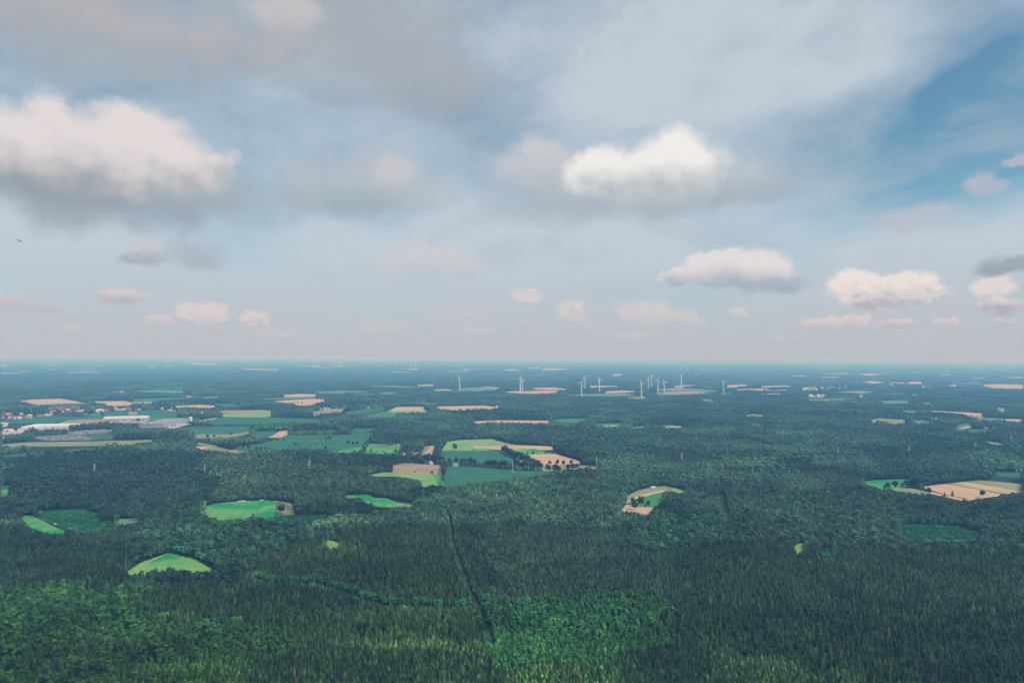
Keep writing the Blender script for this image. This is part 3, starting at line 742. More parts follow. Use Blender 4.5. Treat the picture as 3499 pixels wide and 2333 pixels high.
# library of clumps for the woods (not in the scene itself)
LIB, LIBCOL = {}, {}
for kind in KIND:
    col_ = bpy.data.collections.new('clumps_' + kind); LIBCOL[kind] = col_; i = 0
    for hi in (True, False):
        for size, nvar in ((40, 6), (20, 5), (10, 5), (0, NV)):
            for q in range(nvar):
                me = cluster_mesh('clump', kind, hi, size, 1000 * len(kind) + 10 * i + hi, [FOL_I, BARK])
                o = bpy.data.objects.new('%s_%03d' % (kind, i), me); col_.objects.link(o)
                LIB.setdefault((kind, hi, size), []).append(i); i += 1

def gn_scatter(name, pts, rot, scl, idx, tint, coll):
    n = len(pts)
    me = bpy.data.meshes.new(name); me.vertices.add(n); me.vertices.foreach_set('co', np.asarray(pts, np.float32).ravel())
    for an, ty, data, key in (('rot', 'FLOAT', rot, 'value'), ('scl', 'FLOAT_VECTOR', scl, 'vector'), ('idx', 'INT', idx, 'value'), ('tint', 'FLOAT_COLOR', tint, 'color')):
        at = me.attributes.new(an, ty, 'POINT')
        d = np.asarray(data, np.int32 if ty == 'INT' else np.float32)
        if an == 'tint': d = np.concatenate([d, np.ones((n, 1), np.float32)], 1)
        at.data.foreach_set(key, d.ravel())
    o = bpy.data.objects.new(name, me); COL.objects.link(o)
    ng = bpy.data.node_groups.new('scatter_' + name, 'GeometryNodeTree')
    ng.interface.new_socket('Geometry', in_out='INPUT', socket_type='NodeSocketGeometry')
    ng.interface.new_socket('Geometry', in_out='OUTPUT', socket_type='NodeSocketGeometry')
    N, L = ng.nodes, ng.links
    gi, go = N.new('NodeGroupInput'), N.new('NodeGroupOutput')
    iop = N.new('GeometryNodeInstanceOnPoints'); ci = N.new('GeometryNodeCollectionInfo')
    ci.inputs['Collection'].default_value = coll; ci.inputs['Separate Children'].default_value = True; ci.inputs['Reset Children'].default_value = True
    def na(nm, dt):
        q = N.new('GeometryNodeInputNamedAttribute'); q.data_type = dt; q.inputs['Name'].default_value = nm
        return q.outputs['Attribute']
    cx = N.new('ShaderNodeCombineXYZ'); L.new(na('rot', 'FLOAT'), cx.inputs[2])
    L.new(gi.outputs[0], iop.inputs['Points']); L.new(ci.outputs[0], iop.inputs['Instance'])
    iop.inputs['Pick Instance'].default_value = True
    L.new(na('idx', 'INT'), iop.inputs['Instance Index']); L.new(cx.outputs[0], iop.inputs['Rotation']); L.new(na('scl', 'FLOAT_VECTOR'), iop.inputs['Scale'])
    L.new(iop.outputs[0], go.inputs[0])
    md = o.modifiers.new('scatter', 'NODES'); md.node_group = ng
    return o

# ================================================================== woods: where, which kind, which tint
# forest compartments drawn in the 2352-wide view: outline, kind, tint
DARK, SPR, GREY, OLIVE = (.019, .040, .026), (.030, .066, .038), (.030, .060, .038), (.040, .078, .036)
PBRI, PTEAL, PGRN = (.040, .128, .074), (.046, .098, .062), (.040, .108, .046)
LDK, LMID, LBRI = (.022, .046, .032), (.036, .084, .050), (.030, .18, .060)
STANDS = [
    ([(0, 1340), (260, 1320), (560, 1330), (760, 1400), (700, 1480), (560, 1568), (-60, 1700), (-60, 1340)], 'pine', PGRN),
    ([(300, 1330), (620, 1320), (760, 1390), (600, 1430), (380, 1400)], 'spruce', SPR),
    ([(40, 1470), (420, 1440), (640, 1470), (560, 1600), (0, 1640)], 'pine', (.040, .096, .036)),
    ([(560, 1240), (1030, 1200), (1080, 1360), (860, 1375), (740, 1335), (560, 1310)], 'spruce', (.036, .064, .040)),
    ([(860, 1380), (1090, 1385), (1130, 1480), (900, 1480), (700, 1470), (640, 1420)], 'spruce', (.046, .098, .044)),
    ([(480, 1700), (600, 1485), (900, 1482), (1140, 1500), (1180, 1480), (1290, 1700)], 'spruce', DARK),  # dark spruce, with the bottom-centre cloud shade mixed into its tint
    ([(900, 1425), (1060, 1420), (1110, 1490), (880, 1490)], 'spruce', OLIVE),
    ([(1100, 1372), (1520, 1345), (1570, 1450), (1500, 1500), (1300, 1505), (1150, 1530)], 'pine', PBRI),
    ([(1170, 1530), (1300, 1505), (1500, 1500), (1600, 1490), (1500, 1700), (1220, 1700)], 'spruce', (.034, .070, .036)),
    ([(1440, 1480), (1640, 1440), (1800, 1490), (1760, 1700), (1480, 1700)], 'spruce', DARK),
    ([(1560, 1250), (2352, 1240), (2352, 1400), (1900, 1480), (1560, 1440)], 'spruce', GREY),
    ([(1640, 1470), (2000, 1430), (2400, 1440), (2450, 1700), (1700, 1700)], 'spruce', (.028, .056, .035)),
    ([(1720, 1520), (2000, 1490), (2200, 1540), (2200, 1700), (1700, 1700)], 'spruce', (.032, .058, .030)),
    ([(1090, 1200), (1560, 1220), (1560, 1340), (1110, 1365)], 'spruce', (.042, .080, .050)),
    ([(0, 1230), (320, 1240), (560, 1260), (540, 1320), (260, 1315), (0, 1335)], 'leaf', LDK),  # tint kept dark for the cloud shade over the left-middle woods
    ([(0, 1240), (300, 1260), (290, 1330), (0, 1345)], 'spruce', DARK),  # spruce tint holding the same cloud shade
    ([(330, 1195), (640, 1190), (800, 1205), (600, 1250), (540, 1300), (340, 1260)], 'leaf', LMID),
    ([(0, 1030), (480, 1040), (470, 1190), (0, 1190)], 'leaf', (.026, .052, .038)),
    ([(480, 1060), (900, 1070), (960, 1150), (480, 1150)], 'pine', (.056, .102, .066)),
    ([(1000, 1100), (1450, 1090), (1440, 1190), (1020, 1190)], 'pine', (.074, .142, .086)),
    ([(1440, 1190), (1700, 1150), (1680, 1240), (1440, 1250)], 'leaf', (.046, .108, .062)),
    ([(1660, 1120), (2352, 1160), (2352, 1250), (1660, 1240)], 'pine', (.048, .094, .060)),
]
STANDS = [(pl, k, tuple(np.array(t) * ((1.02, 1.02, .64) if np.mean([q[1] for q in pl]) > 1290 else (1, 1, 1)))) for pl, k, t in STANDS]   # near tints lose blue to offset the haze's blue cast
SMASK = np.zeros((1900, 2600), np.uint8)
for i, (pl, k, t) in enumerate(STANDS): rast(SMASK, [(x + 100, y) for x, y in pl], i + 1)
KN = ['spruce', 'pine', 'leaf']
NS = 2600
_a = rng.uniform(-R(46), R(46), NS); _d = np.sqrt(rng.uniform(350 ** 2, 8800 ** 2, NS))
SEED = np.stack([np.sin(_a) * _d, np.cos(_a) * _d], 1)
SK = rng.choice(3, NS, p=[.30, .36, .34])
ST = np.array([(.044, .080, .054), (.060, .116, .074), (.044, .092, .060)])[SK] * np.clip(rng.lognormal(0, .30, (NS, 1)), .5, 1.55) * rng.lognormal(0, .05, (NS, 3))
def stand_of(xy):
    """kind number and tint of the wood at ground points"""
    xy = np.asarray(xy, float)
    w = xy + np.stack([40 * np.sin(xy[:, 1] / 91) + 22 * np.sin(xy[:, 0] / 33), 40 * np.sin(xy[:, 0] / 87) + 22 * np.sin(xy[:, 1] / 41 + 1)], 1)
    near = np.empty(len(xy), int)
    for s in range(0, len(xy), 4000):
        near[s:s + 4000] = ((w[s:s + 4000, None, :] - SEED[None]) ** 2).sum(2).argmin(1)
    k, t = SK[near].copy(), ST[near].copy()
    w3 = np.concatenate([xy + (w - xy) * .35, np.full((len(xy), 1), 14.0)], 1)
    px, py, _ = proj(w3)
    ix = np.clip((px * 2352 / W0 + 100).astype(int), 0, 2599); iy = np.clip((py * 2352 / W0).astype(int), 0, 1899)
    m = SMASK[iy, ix]
    gap = (m == 0) & (iy > 1200)                     # between the drawn compartments: plain spruce
    k[gap] = 0; t[gap] = np.array(SPR) * (0.75 + 0.5 * t[gap, 1:2] / ST[:, 1].max())
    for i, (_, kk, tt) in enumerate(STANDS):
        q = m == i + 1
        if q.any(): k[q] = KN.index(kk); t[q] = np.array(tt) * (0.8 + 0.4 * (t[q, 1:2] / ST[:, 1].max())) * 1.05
    return k, t
def line_ground(c, pts): return np.array([unpx(*cp(c, *q))[:2] for q in pts])
def seg_dist(xy, line):
    d = np.full(len(xy), 1e9)
    for a, b in zip(line[:-1], line[1:]):
        ab = b - a; t = np.clip(((xy - a) @ ab) / (ab @ ab), 0, 1)
        d = np.minimum(d, np.linalg.norm(xy - a - t[:, None] * ab, axis=1))
    return d
RIDE = line_ground(0, [(1522, 1740), (1537, 1777), (1553, 1874), (1587, 1963), (1614, 2040), (1652, 2113), (1678, 2187), (1690, 2222)])
RIDE2 = line_ground(3, [(2000, 1330), (2020, 1420), (2035, 1490), (2050, 1540)])
BELT_A = line_ground(6, [(-60, 690), (120, 735), (300, 735), (450, 735), (580, 765), (720, 820), (900, 880), (1050, 925), (1250, 925), (1450, 930), (1540, 935)])
BELT_B = line_ground(6, [(1620, 940), (1700, 930), (1830, 900), (1980, 930), (2229, 925), (2480, 930), (2700, 905), (2900, 885), (3100, 870), (3300, 850)])
def blocked(xy, h, pad=0.0):
    """would a tree of height h standing here cover open land that the photograph shows?"""
    out_ = np.zeros(len(xy), bool)
    for z in (0.0, .35, .7, 1.0):
        px, py, zf = proj(np.column_stack([xy, np.asarray(h) * z * np.ones(len(xy))]))
        ok = (px >= 0) & (px < 3499) & (py >= 0) & (py < 2699)
        out_[ok] |= MASK[py[ok].astype(int), px[ok].astype(int)] > 0
    return out_
KH = np.array([9.8, 10.6, 11.2])
# houses, halls and yards keep their own ground free: marked before the woods are planted
KG = np.zeros((2500, 4000), bool)             # 4 m squares
def keep_clear(x, y, r):
    i0, i1, j0, j1 = int((x - r) // 4) + 2000, int((x + r) // 4) + 2001, int((y - r) // 4), int((y + r) // 4) + 1
    if 0 <= i0 and i1 < 4000 and 0 <= j0 and j1 < 2500: KG[j0:j1, i0:i1] = True
def keep_mask(xy):
    i = np.clip((xy[:, 0] // 4).astype(int) + 2000, 0, 3999); j = np.clip((xy[:, 1] // 4).astype(int), 0, 2499)
    return KG[j, i]

# ================================================================== buildings
WALLW = plain('render_white', (0.72, 0.68, 0.63), 0.8, 0.2, 0.4)
WALLB = plain('brick_wall', (0.30, 0.14, 0.10), 0.85, 0.2, 0.4)
WALLT = plain('tan_wall', (0.46, 0.36, 0.28), 0.85, 0.2, 0.4)
ROOFS = {'red': plain('red_tiles', (0.34, 0.12, 0.085), 0.8, 0.2, 0.5), 'brown': plain('brown_tiles', (0.27, 0.15, 0.11), 0.8, 0.2, 0.5),
         'grey': plain('grey_tiles', (0.22, 0.22, 0.24), 0.8, 0.2, 0.5), 'pale': plain('pale_roof', (0.60, 0.54, 0.50), 0.8, 0.2, 0.5)}
GLASS = plain('dark_window', (0.03, 0.035, 0.045), 0.2, 0.5)
def house_meshes(w, l, wh, rr, wall, roof, tagn):
    a = MB(); x, y = w / 2, l / 2
    a.add([(-x, -y, 0), (x, -y, 0), (x, y, 0), (-x, y, 0), (-x, -y, wh), (x, -y, wh), (x, y, wh), (-x, y, wh), (0, -y, wh + rr * .93), (0, y, wh + rr * .93)],
          [(0, 1, 5, 8, 4), (1, 2, 6, 5), (2, 3, 7, 9, 6), (3, 0, 4, 7)])
    b = MB(); o, t = .5, .25
    dz = rr / x * o
    for s in (-1, 1):
        p = [(0, -y - .4, wh + rr), (s * (x + o), -y - .4, wh - dz), (s * (x + o), y + .4, wh - dz), (0, y + .4, wh + rr)]
        q = [(c[0], c[1], c[2] + t) for c in p]
        b.add(p + q, [(0, 1, 2, 3), (7, 6, 5, 4), (0, 4, 5, 1), (1, 5, 6, 2), (2, 6, 7, 3)])
    c = MB(); c.box(x * .25, x * .25 + .9, y * .3, y * .3 + .9, wh + rr * .5, wh + rr + 1.1)
    e = MB(); e.box(-.55, .55, -y - .06, -y + .04, 0.05, 2.1)
    g = MB(); g.box(-.6, .6, -.05, .05, 0, 1.3)
    return a.mesh('wall', wall), b.mesh('roof', roof), c.mesh('chimney', ROOFS['brown']), e.mesh('door', GLASS), g.mesh('window', GLASS), (w, l, wh)
HM = {}
def house(c, x, y, roof='red', wall='w', s=1.0, rz=None, label=None, group=None, big=False, name='house'):
    sx, sy = cp(c, x, y)
    p = unpx(sx, sy)
    key = (roof, wall); s *= 1.35
    if key not in HM: HM[key] = house_meshes(9.5, 14.0, 4.2, 4.6, {'w': WALLW, 'b': WALLB, 't': WALLT}[wall], ROOFS[roof], roof + wall)
    wl, rf, ch, dr, wn, (w, l, wh) = HM[key]
    rz = rnd.uniform(-.5, .5) + rnd.choice([0, math.pi / 2]) if rz is None else rz
    o = empty(name, (p[0], p[1], 0), rz, s)
    far = p[1] > 6000
    part('wall', wl, o); r_ = part('roof', rf, o)
    if not far:
        part('chimney', ch, r_); part('door', dr, o)
        for (xx, yy, a) in ((-2.9, -l / 2 - .02, 0), (2.9, -l / 2 - .02, 0), (-w / 2 - .02, -3.5, math.pi / 2), (-w / 2 - .02, 2.5, math.pi / 2), (w / 2 + .02, -3.5, math.pi / 2), (w / 2 + .02, 2.5, math.pi / 2)):
            part('window', wn, o, loc=(xx, yy, 1.5), rot=(0, 0, a))
    tag(o, label, 'house', group)
    k = 2333.0 / p[1] * s
    if p[1] < 9000: rast(MASK, [(sx - 6.5 * k, sy), (sx + 6.5 * k, sy), (sx + 6.5 * k, sy - 7.5 * k), (sx, sy - 9 * k), (sx - 6.5 * k, sy - 7.5 * k)], 3)
    keep_clear(p[0], p[1], 11 * s)
    return o
RW = {'red': 'red-roofed', 'brown': 'brown-roofed', 'grey': 'grey-roofed', 'pale': 'pale-roofed'}
WW = {'w': 'white', 'b': 'brick', 't': 'tan'}
V1 = [(40,470,'red','b'),(30,518,'red','w'),(125,490,'red','b'),(175,452,'brown','b'),(150,466,'pale','w'),(375,460,'pale','w'),(285,512,'red','b'),(240,528,'red','w'),(340,527,'pale','w'),(180,526,'pale','w'),(535,488,'pale','w'),(560,388,'grey','w'),(685,386,'pale','w'),(522,516,'grey','w'),(90,440,'red','b'),(430,480,'brown','b'),(470,505,'grey','t'),(210,470,'brown','b'),(400,520,'brown','b')]
V2 = [(870,362,'red','b'),(925,358,'red','b'),(1010,350,'red','b'),(1080,348,'red','b'),(1070,378,'red','b'),(1170,370,'red','t'),(1120,412,'pale','w'),(920,408,'grey','w'),(1265,402,'red','t'),(1215,356,'red','b'),(1345,332,'red','b'),(1425,340,'red','w'),(1340,402,'brown','w'),(1418,406,'pale','w'),(1510,362,'brown','b'),(1485,386,'pale','w'),(1640,338,'red','b'),(1705,346,'brown','b'),(690,486,'red','t'),(735,482,'brown','t'),(825,474,'pale','w'),(872,474,'red','w'),(905,462,'pale','w'),(1290,350,'brown','b'),(975,405,'brown','t'),(1220,385,'pale','t'),(1385,375,'red','b'),(1150,345,'brown','b')]
V3 = [(1730,402,'pale','w'),(1795,386,'pale','w'),(1870,386,'brown','t'),(2050,338,'pale','w'),(2080,374,'pale','w'),(2140,378,'pale','w'),(2210,370,'pale','w'),(2285,352,'brown','t'),(1905,395,'brown','b'),(1840,398,'pale','w')]
for lst, where in ((V1, 'in the village at the left frame edge'), (V2, 'in the main village under the wheat field'), (V3, 'in the hamlet behind the long beige hall')):
    for (x, y, r_, w_) in lst:
        house(14, x, y, r_, w_, rnd.uniform(.75, 1.1), label='%s house with %s walls %s' % (RW[r_], WW[w_], where), group='%s %s houses %s' % (RW[r_], WW[w_], where))
for (x, y, r_, w_) in [(655,148,'red','w'),(755,136,'red','b'),(842,140,'pale','w'),(1035,118,'red','t'),(1145,124,'red','b'),(1385,124,'pale','w'),(1600,104,'pale','t'),(1520,158,'pale','t'),(1585,165,'pale','t'),(1665,172,'grey','w'),(1965,226,'pale','t'),(2230,212,'brown','t'),(2305,212,'pale','w'),(600,116,'brown','b')]:
    house(15, x, y, r_, w_, rnd.uniform(.7, 1.0), label='%s %s house along the field edge above the blue-grey hall' % (RW[r_], WW[w_]), group='%s %s houses above the blue-grey hall' % (RW[r_], WW[w_]))
for (c, x, y, r_, w_, s, lb) in [
        (2, 1355, 985, 'red', 'b', .95, 'large red-roofed brick farmhouse among trees by the wheat strip'),
        (2, 1256, 978, 'red', 'w', .8, 'small red-roofed white cottage left of the large farmhouse'),
        (2, 1497, 1060, 'pale', 'w', .8, 'low white house at the near end of the narrow tree row'),
        (2, 1715, 1076, 'grey', 'w', .8, 'dark-roofed white house before the hedge over the teal field'),
        (2, 2218, 1092, 'red', 'b', .9, 'red house half hidden by trees at the teal field corner'),
        (2, 2300, 1062, 'pale', 't', .9, 'tan-roofed barn behind the diagonal hedge'),
        (2, 505, 574, 'pale', 't', .9, 'tan farmhouse at the left of the lone farmyard'),
        (2, 545, 572, 'grey', 'w', 1.2, 'big grey-roofed white barn in the lone farmyard'),
        (2, 582, 570, 'pale', 'w', .7, 'small white shed at the right of the lone farmyard'),
        (2, 724, 556, 'pale', 't', .9, 'tan house at the tip of the olive pasture'),
        (2, 880, 558, 'pale', 'w', .6, 'tiny white house on the teal field edge'),
        (2, 932, 562, 'red', 'w', 1.0, 'pink-roofed white house in the teal field'),
        (2, 820, 493, 'pale', 't', .8, 'tan house alone in the dark woods'),
        (2, 2090, 556, 'pale', 'w', 1.0, 'white barn beside the red mast'),
        (2, 2172, 560, 'pale', 'w', .6, 'small white shed right of the red mast'),
        (3, 1466, 690, 'brown', 'b', .9, 'brown house sunk in the mid woods'),
        (3, 1210, 694, 'brown', 't', .8, 'brown roof between the thin teal fields'),
        (4, 2145, 600, 'pale', 'w', 2.2, 'large pale-roofed barn at the upper right woods'),
        (4, 2005, 748, 'red', 'b', .8, 'small red house by the teal strip near the right frame edge'),
        (4, 1300, 730, 'pale', 'w', .7, 'white shed below the tan field on the right')]:
    house(c, x, y, r_, w_, s, label=lb)
for i in range(26):
    house(4, rnd.uniform(520, 780), rnd.uniform(368, 392), rnd.choice(['red', 'red', 'pale', 'brown']), rnd.choice('wwb'), rnd.uniform(.8, 1.2), label='tiny house in the hazy village right of the turbines', group='houses of the hazy village right of the turbines')
for (x, y) in [(445,458),(510,458),(555,458),(895,466),(1450,378),(1505,380),(1090,374),(1160,356),(400,395),(455,390),(500,405),(380,405)]:
    house(4, x, y, 'pale', 'w', 1.6, label='pale farm building far off on the hazy plain', group='pale far farm buildings')
for i in range(45):
    house(3, rnd.uniform(1690, 2230), rnd.uniform(212, 256), rnd.choice(['red', 'pale', 'pale', 'grey']), 'w', rnd.uniform(1.2, 2.2), label='tiny house in the far town below the right horizon', group='houses of the far town')

# ---- the works halls
def steel(name, c): return plain(name, c, 0.45, 0.4, 0.05)
M_WHITE, M_BEIGE, M_BLUE, M_GREYROOF, M_LIGHTROOF = steel('white_cladding', (.80, .77, .74)), steel('beige_cladding', (.46, .42, .40)), steel('blue_grey_cladding', (.36, .43, .50)), steel('grey_felt_roof', (.20, .21, .25)), steel('pale_sheet_roof', (.66, .60, .56))
M_SKYL = plain('skylight_plastic', (.72, .72, .72), .3, .4); M_DOORS = plain('dock_door', (.22, .25, .28), .6, .3); M_STRIP = plain('strip_window', (.10, .13, .16), .25, .5)
HK = 1.6             # the halls are drawn small and scaled up as a whole
def frame(FL, FR, depth_to=None, depth=None):
    """local axes of a hall from two ground points and a depth"""
    a = unpx(*FL)[:2]; b = unpx(*FR)[:2]; ex = (b - a); L = np.linalg.norm(ex); ex /= L
    if depth_to is not None: v = unpx(*depth_to)[:2] - a if len(depth_to) == 2 else unpx(*depth_to[:2], depth_to[2])[:2] - a
    else: v = np.array([-ex[1], ex[0]]) * depth * HK
    return a, ex, L / HK, v / HK
def hall(name, label, a, ex, L, v, h, walls, roofm, rise=0.0):
    """a hall as an Empty at its near corner; parts in its own axes (x along the front, y along the side)"""
    o = empty(name, (a[0], a[1], 0), math.atan2(ex[1], ex[0]), HK)
    lv = np.array([v @ ex, v @ np.array([-ex[1], ex[0]])])       # side vector in local axes
    A, Bq, C, Dq = np.array([0, 0]), np.array([L, 0]), np.array([L, 0]) + lv, lv
    m = MB()
    vs = [(*q, 0) for q in (A, Bq, C, Dq)] + [(*q, h) for q in (A, Bq, C, Dq)]
    m.add(vs, [(0, 1, 5, 4), (1, 2, 6, 5), (2, 3, 7, 6), (3, 0, 4, 7)])
    if rise:
        r0, r1 = (A + Dq) / 2, (Bq + C) / 2
        m.add([(*A, h), (*Dq, h), (*r0, h + rise), (*Bq, h), (*C, h), (*r1, h + rise)], [(0, 1, 2), (3, 5, 4)])
    part('wall', m.mesh('wall', walls), o)
    r_ = MB(); t = .5; e = .6
    out2 = lambda q, c: q + (q - c) / np.linalg.norm(q - c) * e
    cc = (A + C) / 2
    if rise:
        for (p, q, u, w) in ((A, Bq, r1, r0), (Dq, C, r1, r0)):
            p, q = out2(p, cc), out2(q, cc)
            lo = [(*p, h - .1), (*q, h - .1), (*u, h + rise), (*w, h + rise)]
            r_.add(lo + [(x, y, z + t) for x, y, z in lo], [(0, 1, 2, 3), (7, 6, 5, 4), (0, 4, 5, 1), (1, 5, 6, 2), (3, 7, 4, 0)])
    else:
        ps = [out2(q, cc) for q in (A, Bq, C, Dq)]
        r_.add([(*q, h) for q in ps] + [(*q, h + t) for q in ps], [(3, 2, 1, 0), (4, 5, 6, 7), (0, 1, 5, 4), (1, 2, 6, 5), (2, 3, 7, 6), (3, 0, 4, 7)])
    rf = part('roof', r_.mesh('roof', roofm), o)
    tag(o, label, 'hall')
    return o, rf, lv
def mask_poly(pts): rast(MASK, pts, 3)
def clear_quad(a, ex, L, v):
    for i in range(12):
        for j in range(12):
            q = a + (ex * L * i / 11 + v * j / 11) * HK; keep_clear(q[0], q[1], 14)
# white hall with a lower wing
a_, ex_, L_, v_ = frame((72, 1474), (226, 1472), depth=74)
o, rf, lv = hall('factory_hall', 'long white flat-roofed factory hall behind the car parks', a_, ex_, L_, v_, 11.5, M_WHITE, M_WHITE)
clear_quad(a_, ex_, L_, v_)
m = MB(); m.box(-2, L_ * .48, -13, -.25, 0, 8.0); part('wing', m.mesh('wing', M_WHITE), o)
m = MB(); m.box(-2.5, L_ * .48 + .5, -13.5, -.25, 8.0, 8.45); part('wing_roof', m.mesh('wing_roof', M_LIGHTROOF), o)
for i in range(6):
    m = MB(); m.box(L_ * .52 + i * 9, L_ * .52 + i * 9 + 5, -.28, -.03, .1, 5.0); part('dock_door', m.mesh('dock_door', M_DOORS), o)
for i in range(5):
    m = MB(); m.box(8 + i * L_ / 5.4, 8 + i * L_ / 5.4 + 7, 20, 52, 12.02, 12.7); part('skylight', m.mesh('skylight', M_SKYL), rf)
mask_poly([(66, 1467), (100, 1456), (145, 1446), (232, 1447), (230, 1462), (120, 1464)])
# beige gabled hall
a_, ex_, L_, v_ = frame((351, 1441), (504, 1438), depth=34)
o, rf, lv = hall('warehouse', 'long beige gabled warehouse with pale sheet roof by the works yard', a_, ex_, L_, v_, 9.0, M_BEIGE, M_LIGHTROOF, rise=5.0)
clear_quad(a_, ex_, L_, v_)
for i in range(18):
    x0 = 2 + i * (L_ - 4) / 18
    m = MB(); m.box(x0, x0 + .7, -.35, -.02, 0, 8.8); part('pilaster', m.mesh('pilaster', M_LIGHTROOF), o)
    m = MB(); m.box(x0 + 1.6, x0 + 5.2, -.12, -.02, .05, 4.6 if i % 3 else 6.0); part('dock_door' if i % 3 == 0 else 'strip_window', m.mesh('panel', M_DOORS if i % 3 == 0 else M_STRIP), o)
mask_poly([(349, 1420), (502, 1418), (509, 1424), (508, 1436), (500, 1440), (350, 1442)])
# blue-grey hall
a_, ex_, L_, v_ = frame((471, 1462), (560, 1461.5), depth_to=(563, 1430, 9.5 * HK))
o, rf, lv = hall('logistics_hall', 'wide blue-grey hall with dark flat roof and white skylights', a_, ex_, L_, v_, 9.5, M_BLUE, M_GREYROOF)
clear_quad(a_, ex_, L_, v_)
for i in range(4):
    for j in range(6):
        p0 = np.array([L_ * (.14 + .24 * i), 0]) + lv * (.08 + .15 * j)
        u = lv / np.linalg.norm(lv) * 13; w = np.array([2.6, 0])
        m = MB(); q = [p0, p0 + w, p0 + w + u, p0 + u]
        m.add([(*c, 10.02) for c in q] + [(*c, 10.7) for c in q], [(4, 5, 6, 7), (0, 1, 5, 4), (1, 2, 6, 5), (2, 3, 7, 6), (3, 0, 4, 7)])
        part('skylight', m.mesh('skylight', M_SKYL), rf)
for j in range(8):
    u = lv / np.linalg.norm(lv); nx = np.array([u[1], -u[0]])
    p0 = np.array([L_, 0]) + lv * (.08 + .11 * j) + nx * .05
    q = [p0, p0 + u * 4, p0 + u * 4 + nx * .2, p0 + nx * .2]
    m = MB(); m.add([(*c, .1) for c in q] + [(*c, 4.4) for c in q], [(4, 5, 6, 7), (0, 1, 5, 4), (1, 2, 6, 5), (2, 3, 7, 6), (3, 0, 4, 7)])
    part('dock_door', m.mesh('dock_door', M_DOORS), o)
mask_poly([(471, 1452), (500, 1443), (563, 1430), (645, 1431), (645, 1442), (600, 1458), (560, 1466), (471, 1463)])
# storage tank and side shed right of it
p = unpx(651, 1438); o = empty('storage_tank', (p[0], p[1], 0), 0, HK); m = MB(); m.rings([((0, 0, 0), 5, 5), ((0, 0, 11), 5, 5), ((0, 0, 12.6), 1.2, 1.2)], 16); part('tank', m.mesh('tank', M_WHITE), o)
m = MB(); m.rings([((0, 0, 12.5), 1.25, 1.25), ((0, 0, 13.4), 1.25, 1.25)], 10); part('hatch', m.mesh('hatch', M_BEIGE), o)
m = MB(); [m.bar((5.15, s, 0), (5.15, s, 11), .12) for s in (-.3, .3)]; [m.bar((5.15, -.3, z), (5.15, .3, z), .08) for z in range(1, 11)]; part('ladder', m.mesh('ladder', M_DOORS), o)
tag(o, 'white storage tank at the far end of the blue-grey hall', 'tank'); keep_clear(p[0], p[1], 14); mask_poly([(644, 1432), (660, 1432), (662, 1446), (640, 1448)])
# sheds at the left frame edge
for (sx, sy, w, lb) in ((10, 1453, 16, 'low pale shed at the left frame edge beside the white hall'), (8, 1503, 12, 'round-topped white shed at the left frame edge below the car park'), (24, 1475, 18, 'long pale shed in the yard left of the white hall')):
    p = unpx(sx, sy); o = empty('works_shed', (p[0], p[1], 0), .1, HK)
    m = MB(); m.box(-w / 2, w / 2, 0, 12, 0, 5); part('wall', m.mesh('wall', M_WHITE), o)
    m = MB(); m.add([(-w / 2 - .4, -.4, 5), (w / 2 + .4, -.4, 5), (w / 2 + .4, 12.4, 5), (-w / 2 - .4, 12.4, 5), (-w / 2 - .4, 6, 7.2), (w / 2 + .4, 6, 7.2)], [(0, 1, 5, 4), (2, 3, 4, 5), (0, 4, 3), (1, 2, 5)]); part('roof', m.mesh('roof', M_LIGHTROOF), o)
    m = MB(); m.box(-2, 2, -.1, -.02, .05, 3.6); part('door', m.mesh('door', M_DOORS), o)
    tag(o, lb, 'shed'); keep_clear(p[0], p[1], w * .9); k = 2333 / p[1] * HK; mask_poly([(sx - w / 2 * k, sy), (sx + w / 2 * k, sy), (sx + w / 2 * k, sy - 9 * k), (sx - w / 2 * k, sy - 9 * k)])
mask_poly([(0, 1452), (30, 1449), (30, 1456), (0, 1460)])

# ================================================================== woods planted cell by cell
GA = R(17)
gx, gy = np.array([math.cos(GA), math.sin(GA)]), np.array([-math.sin(GA), math.cos(GA)])
FAR_R = 8300.0
n = int(FAR_R / 40) + 2
ii, jj = np.meshgrid(np.arange(-n, n), np.arange(-n, n)); cells = (ii.ravel()[:, None] * gx + jj.ravel()[:, None] * gy) * 40.0
rr_ = np.hypot(cells[:, 0], cells[:, 1]); aa_ = np.degrees(np.arctan2(cells[:, 0], cells[:, 1]))
cells = cells[(rr_ > 470) & (rr_ < FAR_R) & (np.abs(aa_) < 43)]
def hblock(d): return hfac(d) * (1.0 + 0.22 * (np.asarray(d) > 1300))                    # keep the thin far strips open
def hfac(d): return 1.0 + 0.45 * np.clip((np.asarray(d) - 1300.0) / 1000.0, 0, 1)      # the farther woods are older and taller
INST = {k: dict(p=[], r=[], s=[], i=[], t=[]) for k in KIND}
def put(kn, xy, size, tint):
    kind = KN[kn]; d = np.hypot(*xy); hi = d < 1700
    L_ = LIB[(kind, hi, size)]; I = INST[kind]
    I['p'].append((xy[0], xy[1], 0)); I['r'].append((GA + rnd.randrange(4) * math.pi / 2) if size else rnd.uniform(0, 6.28))
    s = rnd.uniform(.92, 1.08); hf = float(hfac(d)); I['s'].append((1, 1, s * hf) if size else (s * 1.05 * hf ** .5, s * 1.05 * hf ** .5, s * hf))
    I['i'].append(L_[rnd.randrange(len(L_))]); I['t'].append(tint)
LINES = [(RIDE, 3.2), (RIDE2, 8.0), (BELT_A - np.array([0, 4.0]), 8.0), (BELT_B - np.array([0, 4.0]), 7.0)]
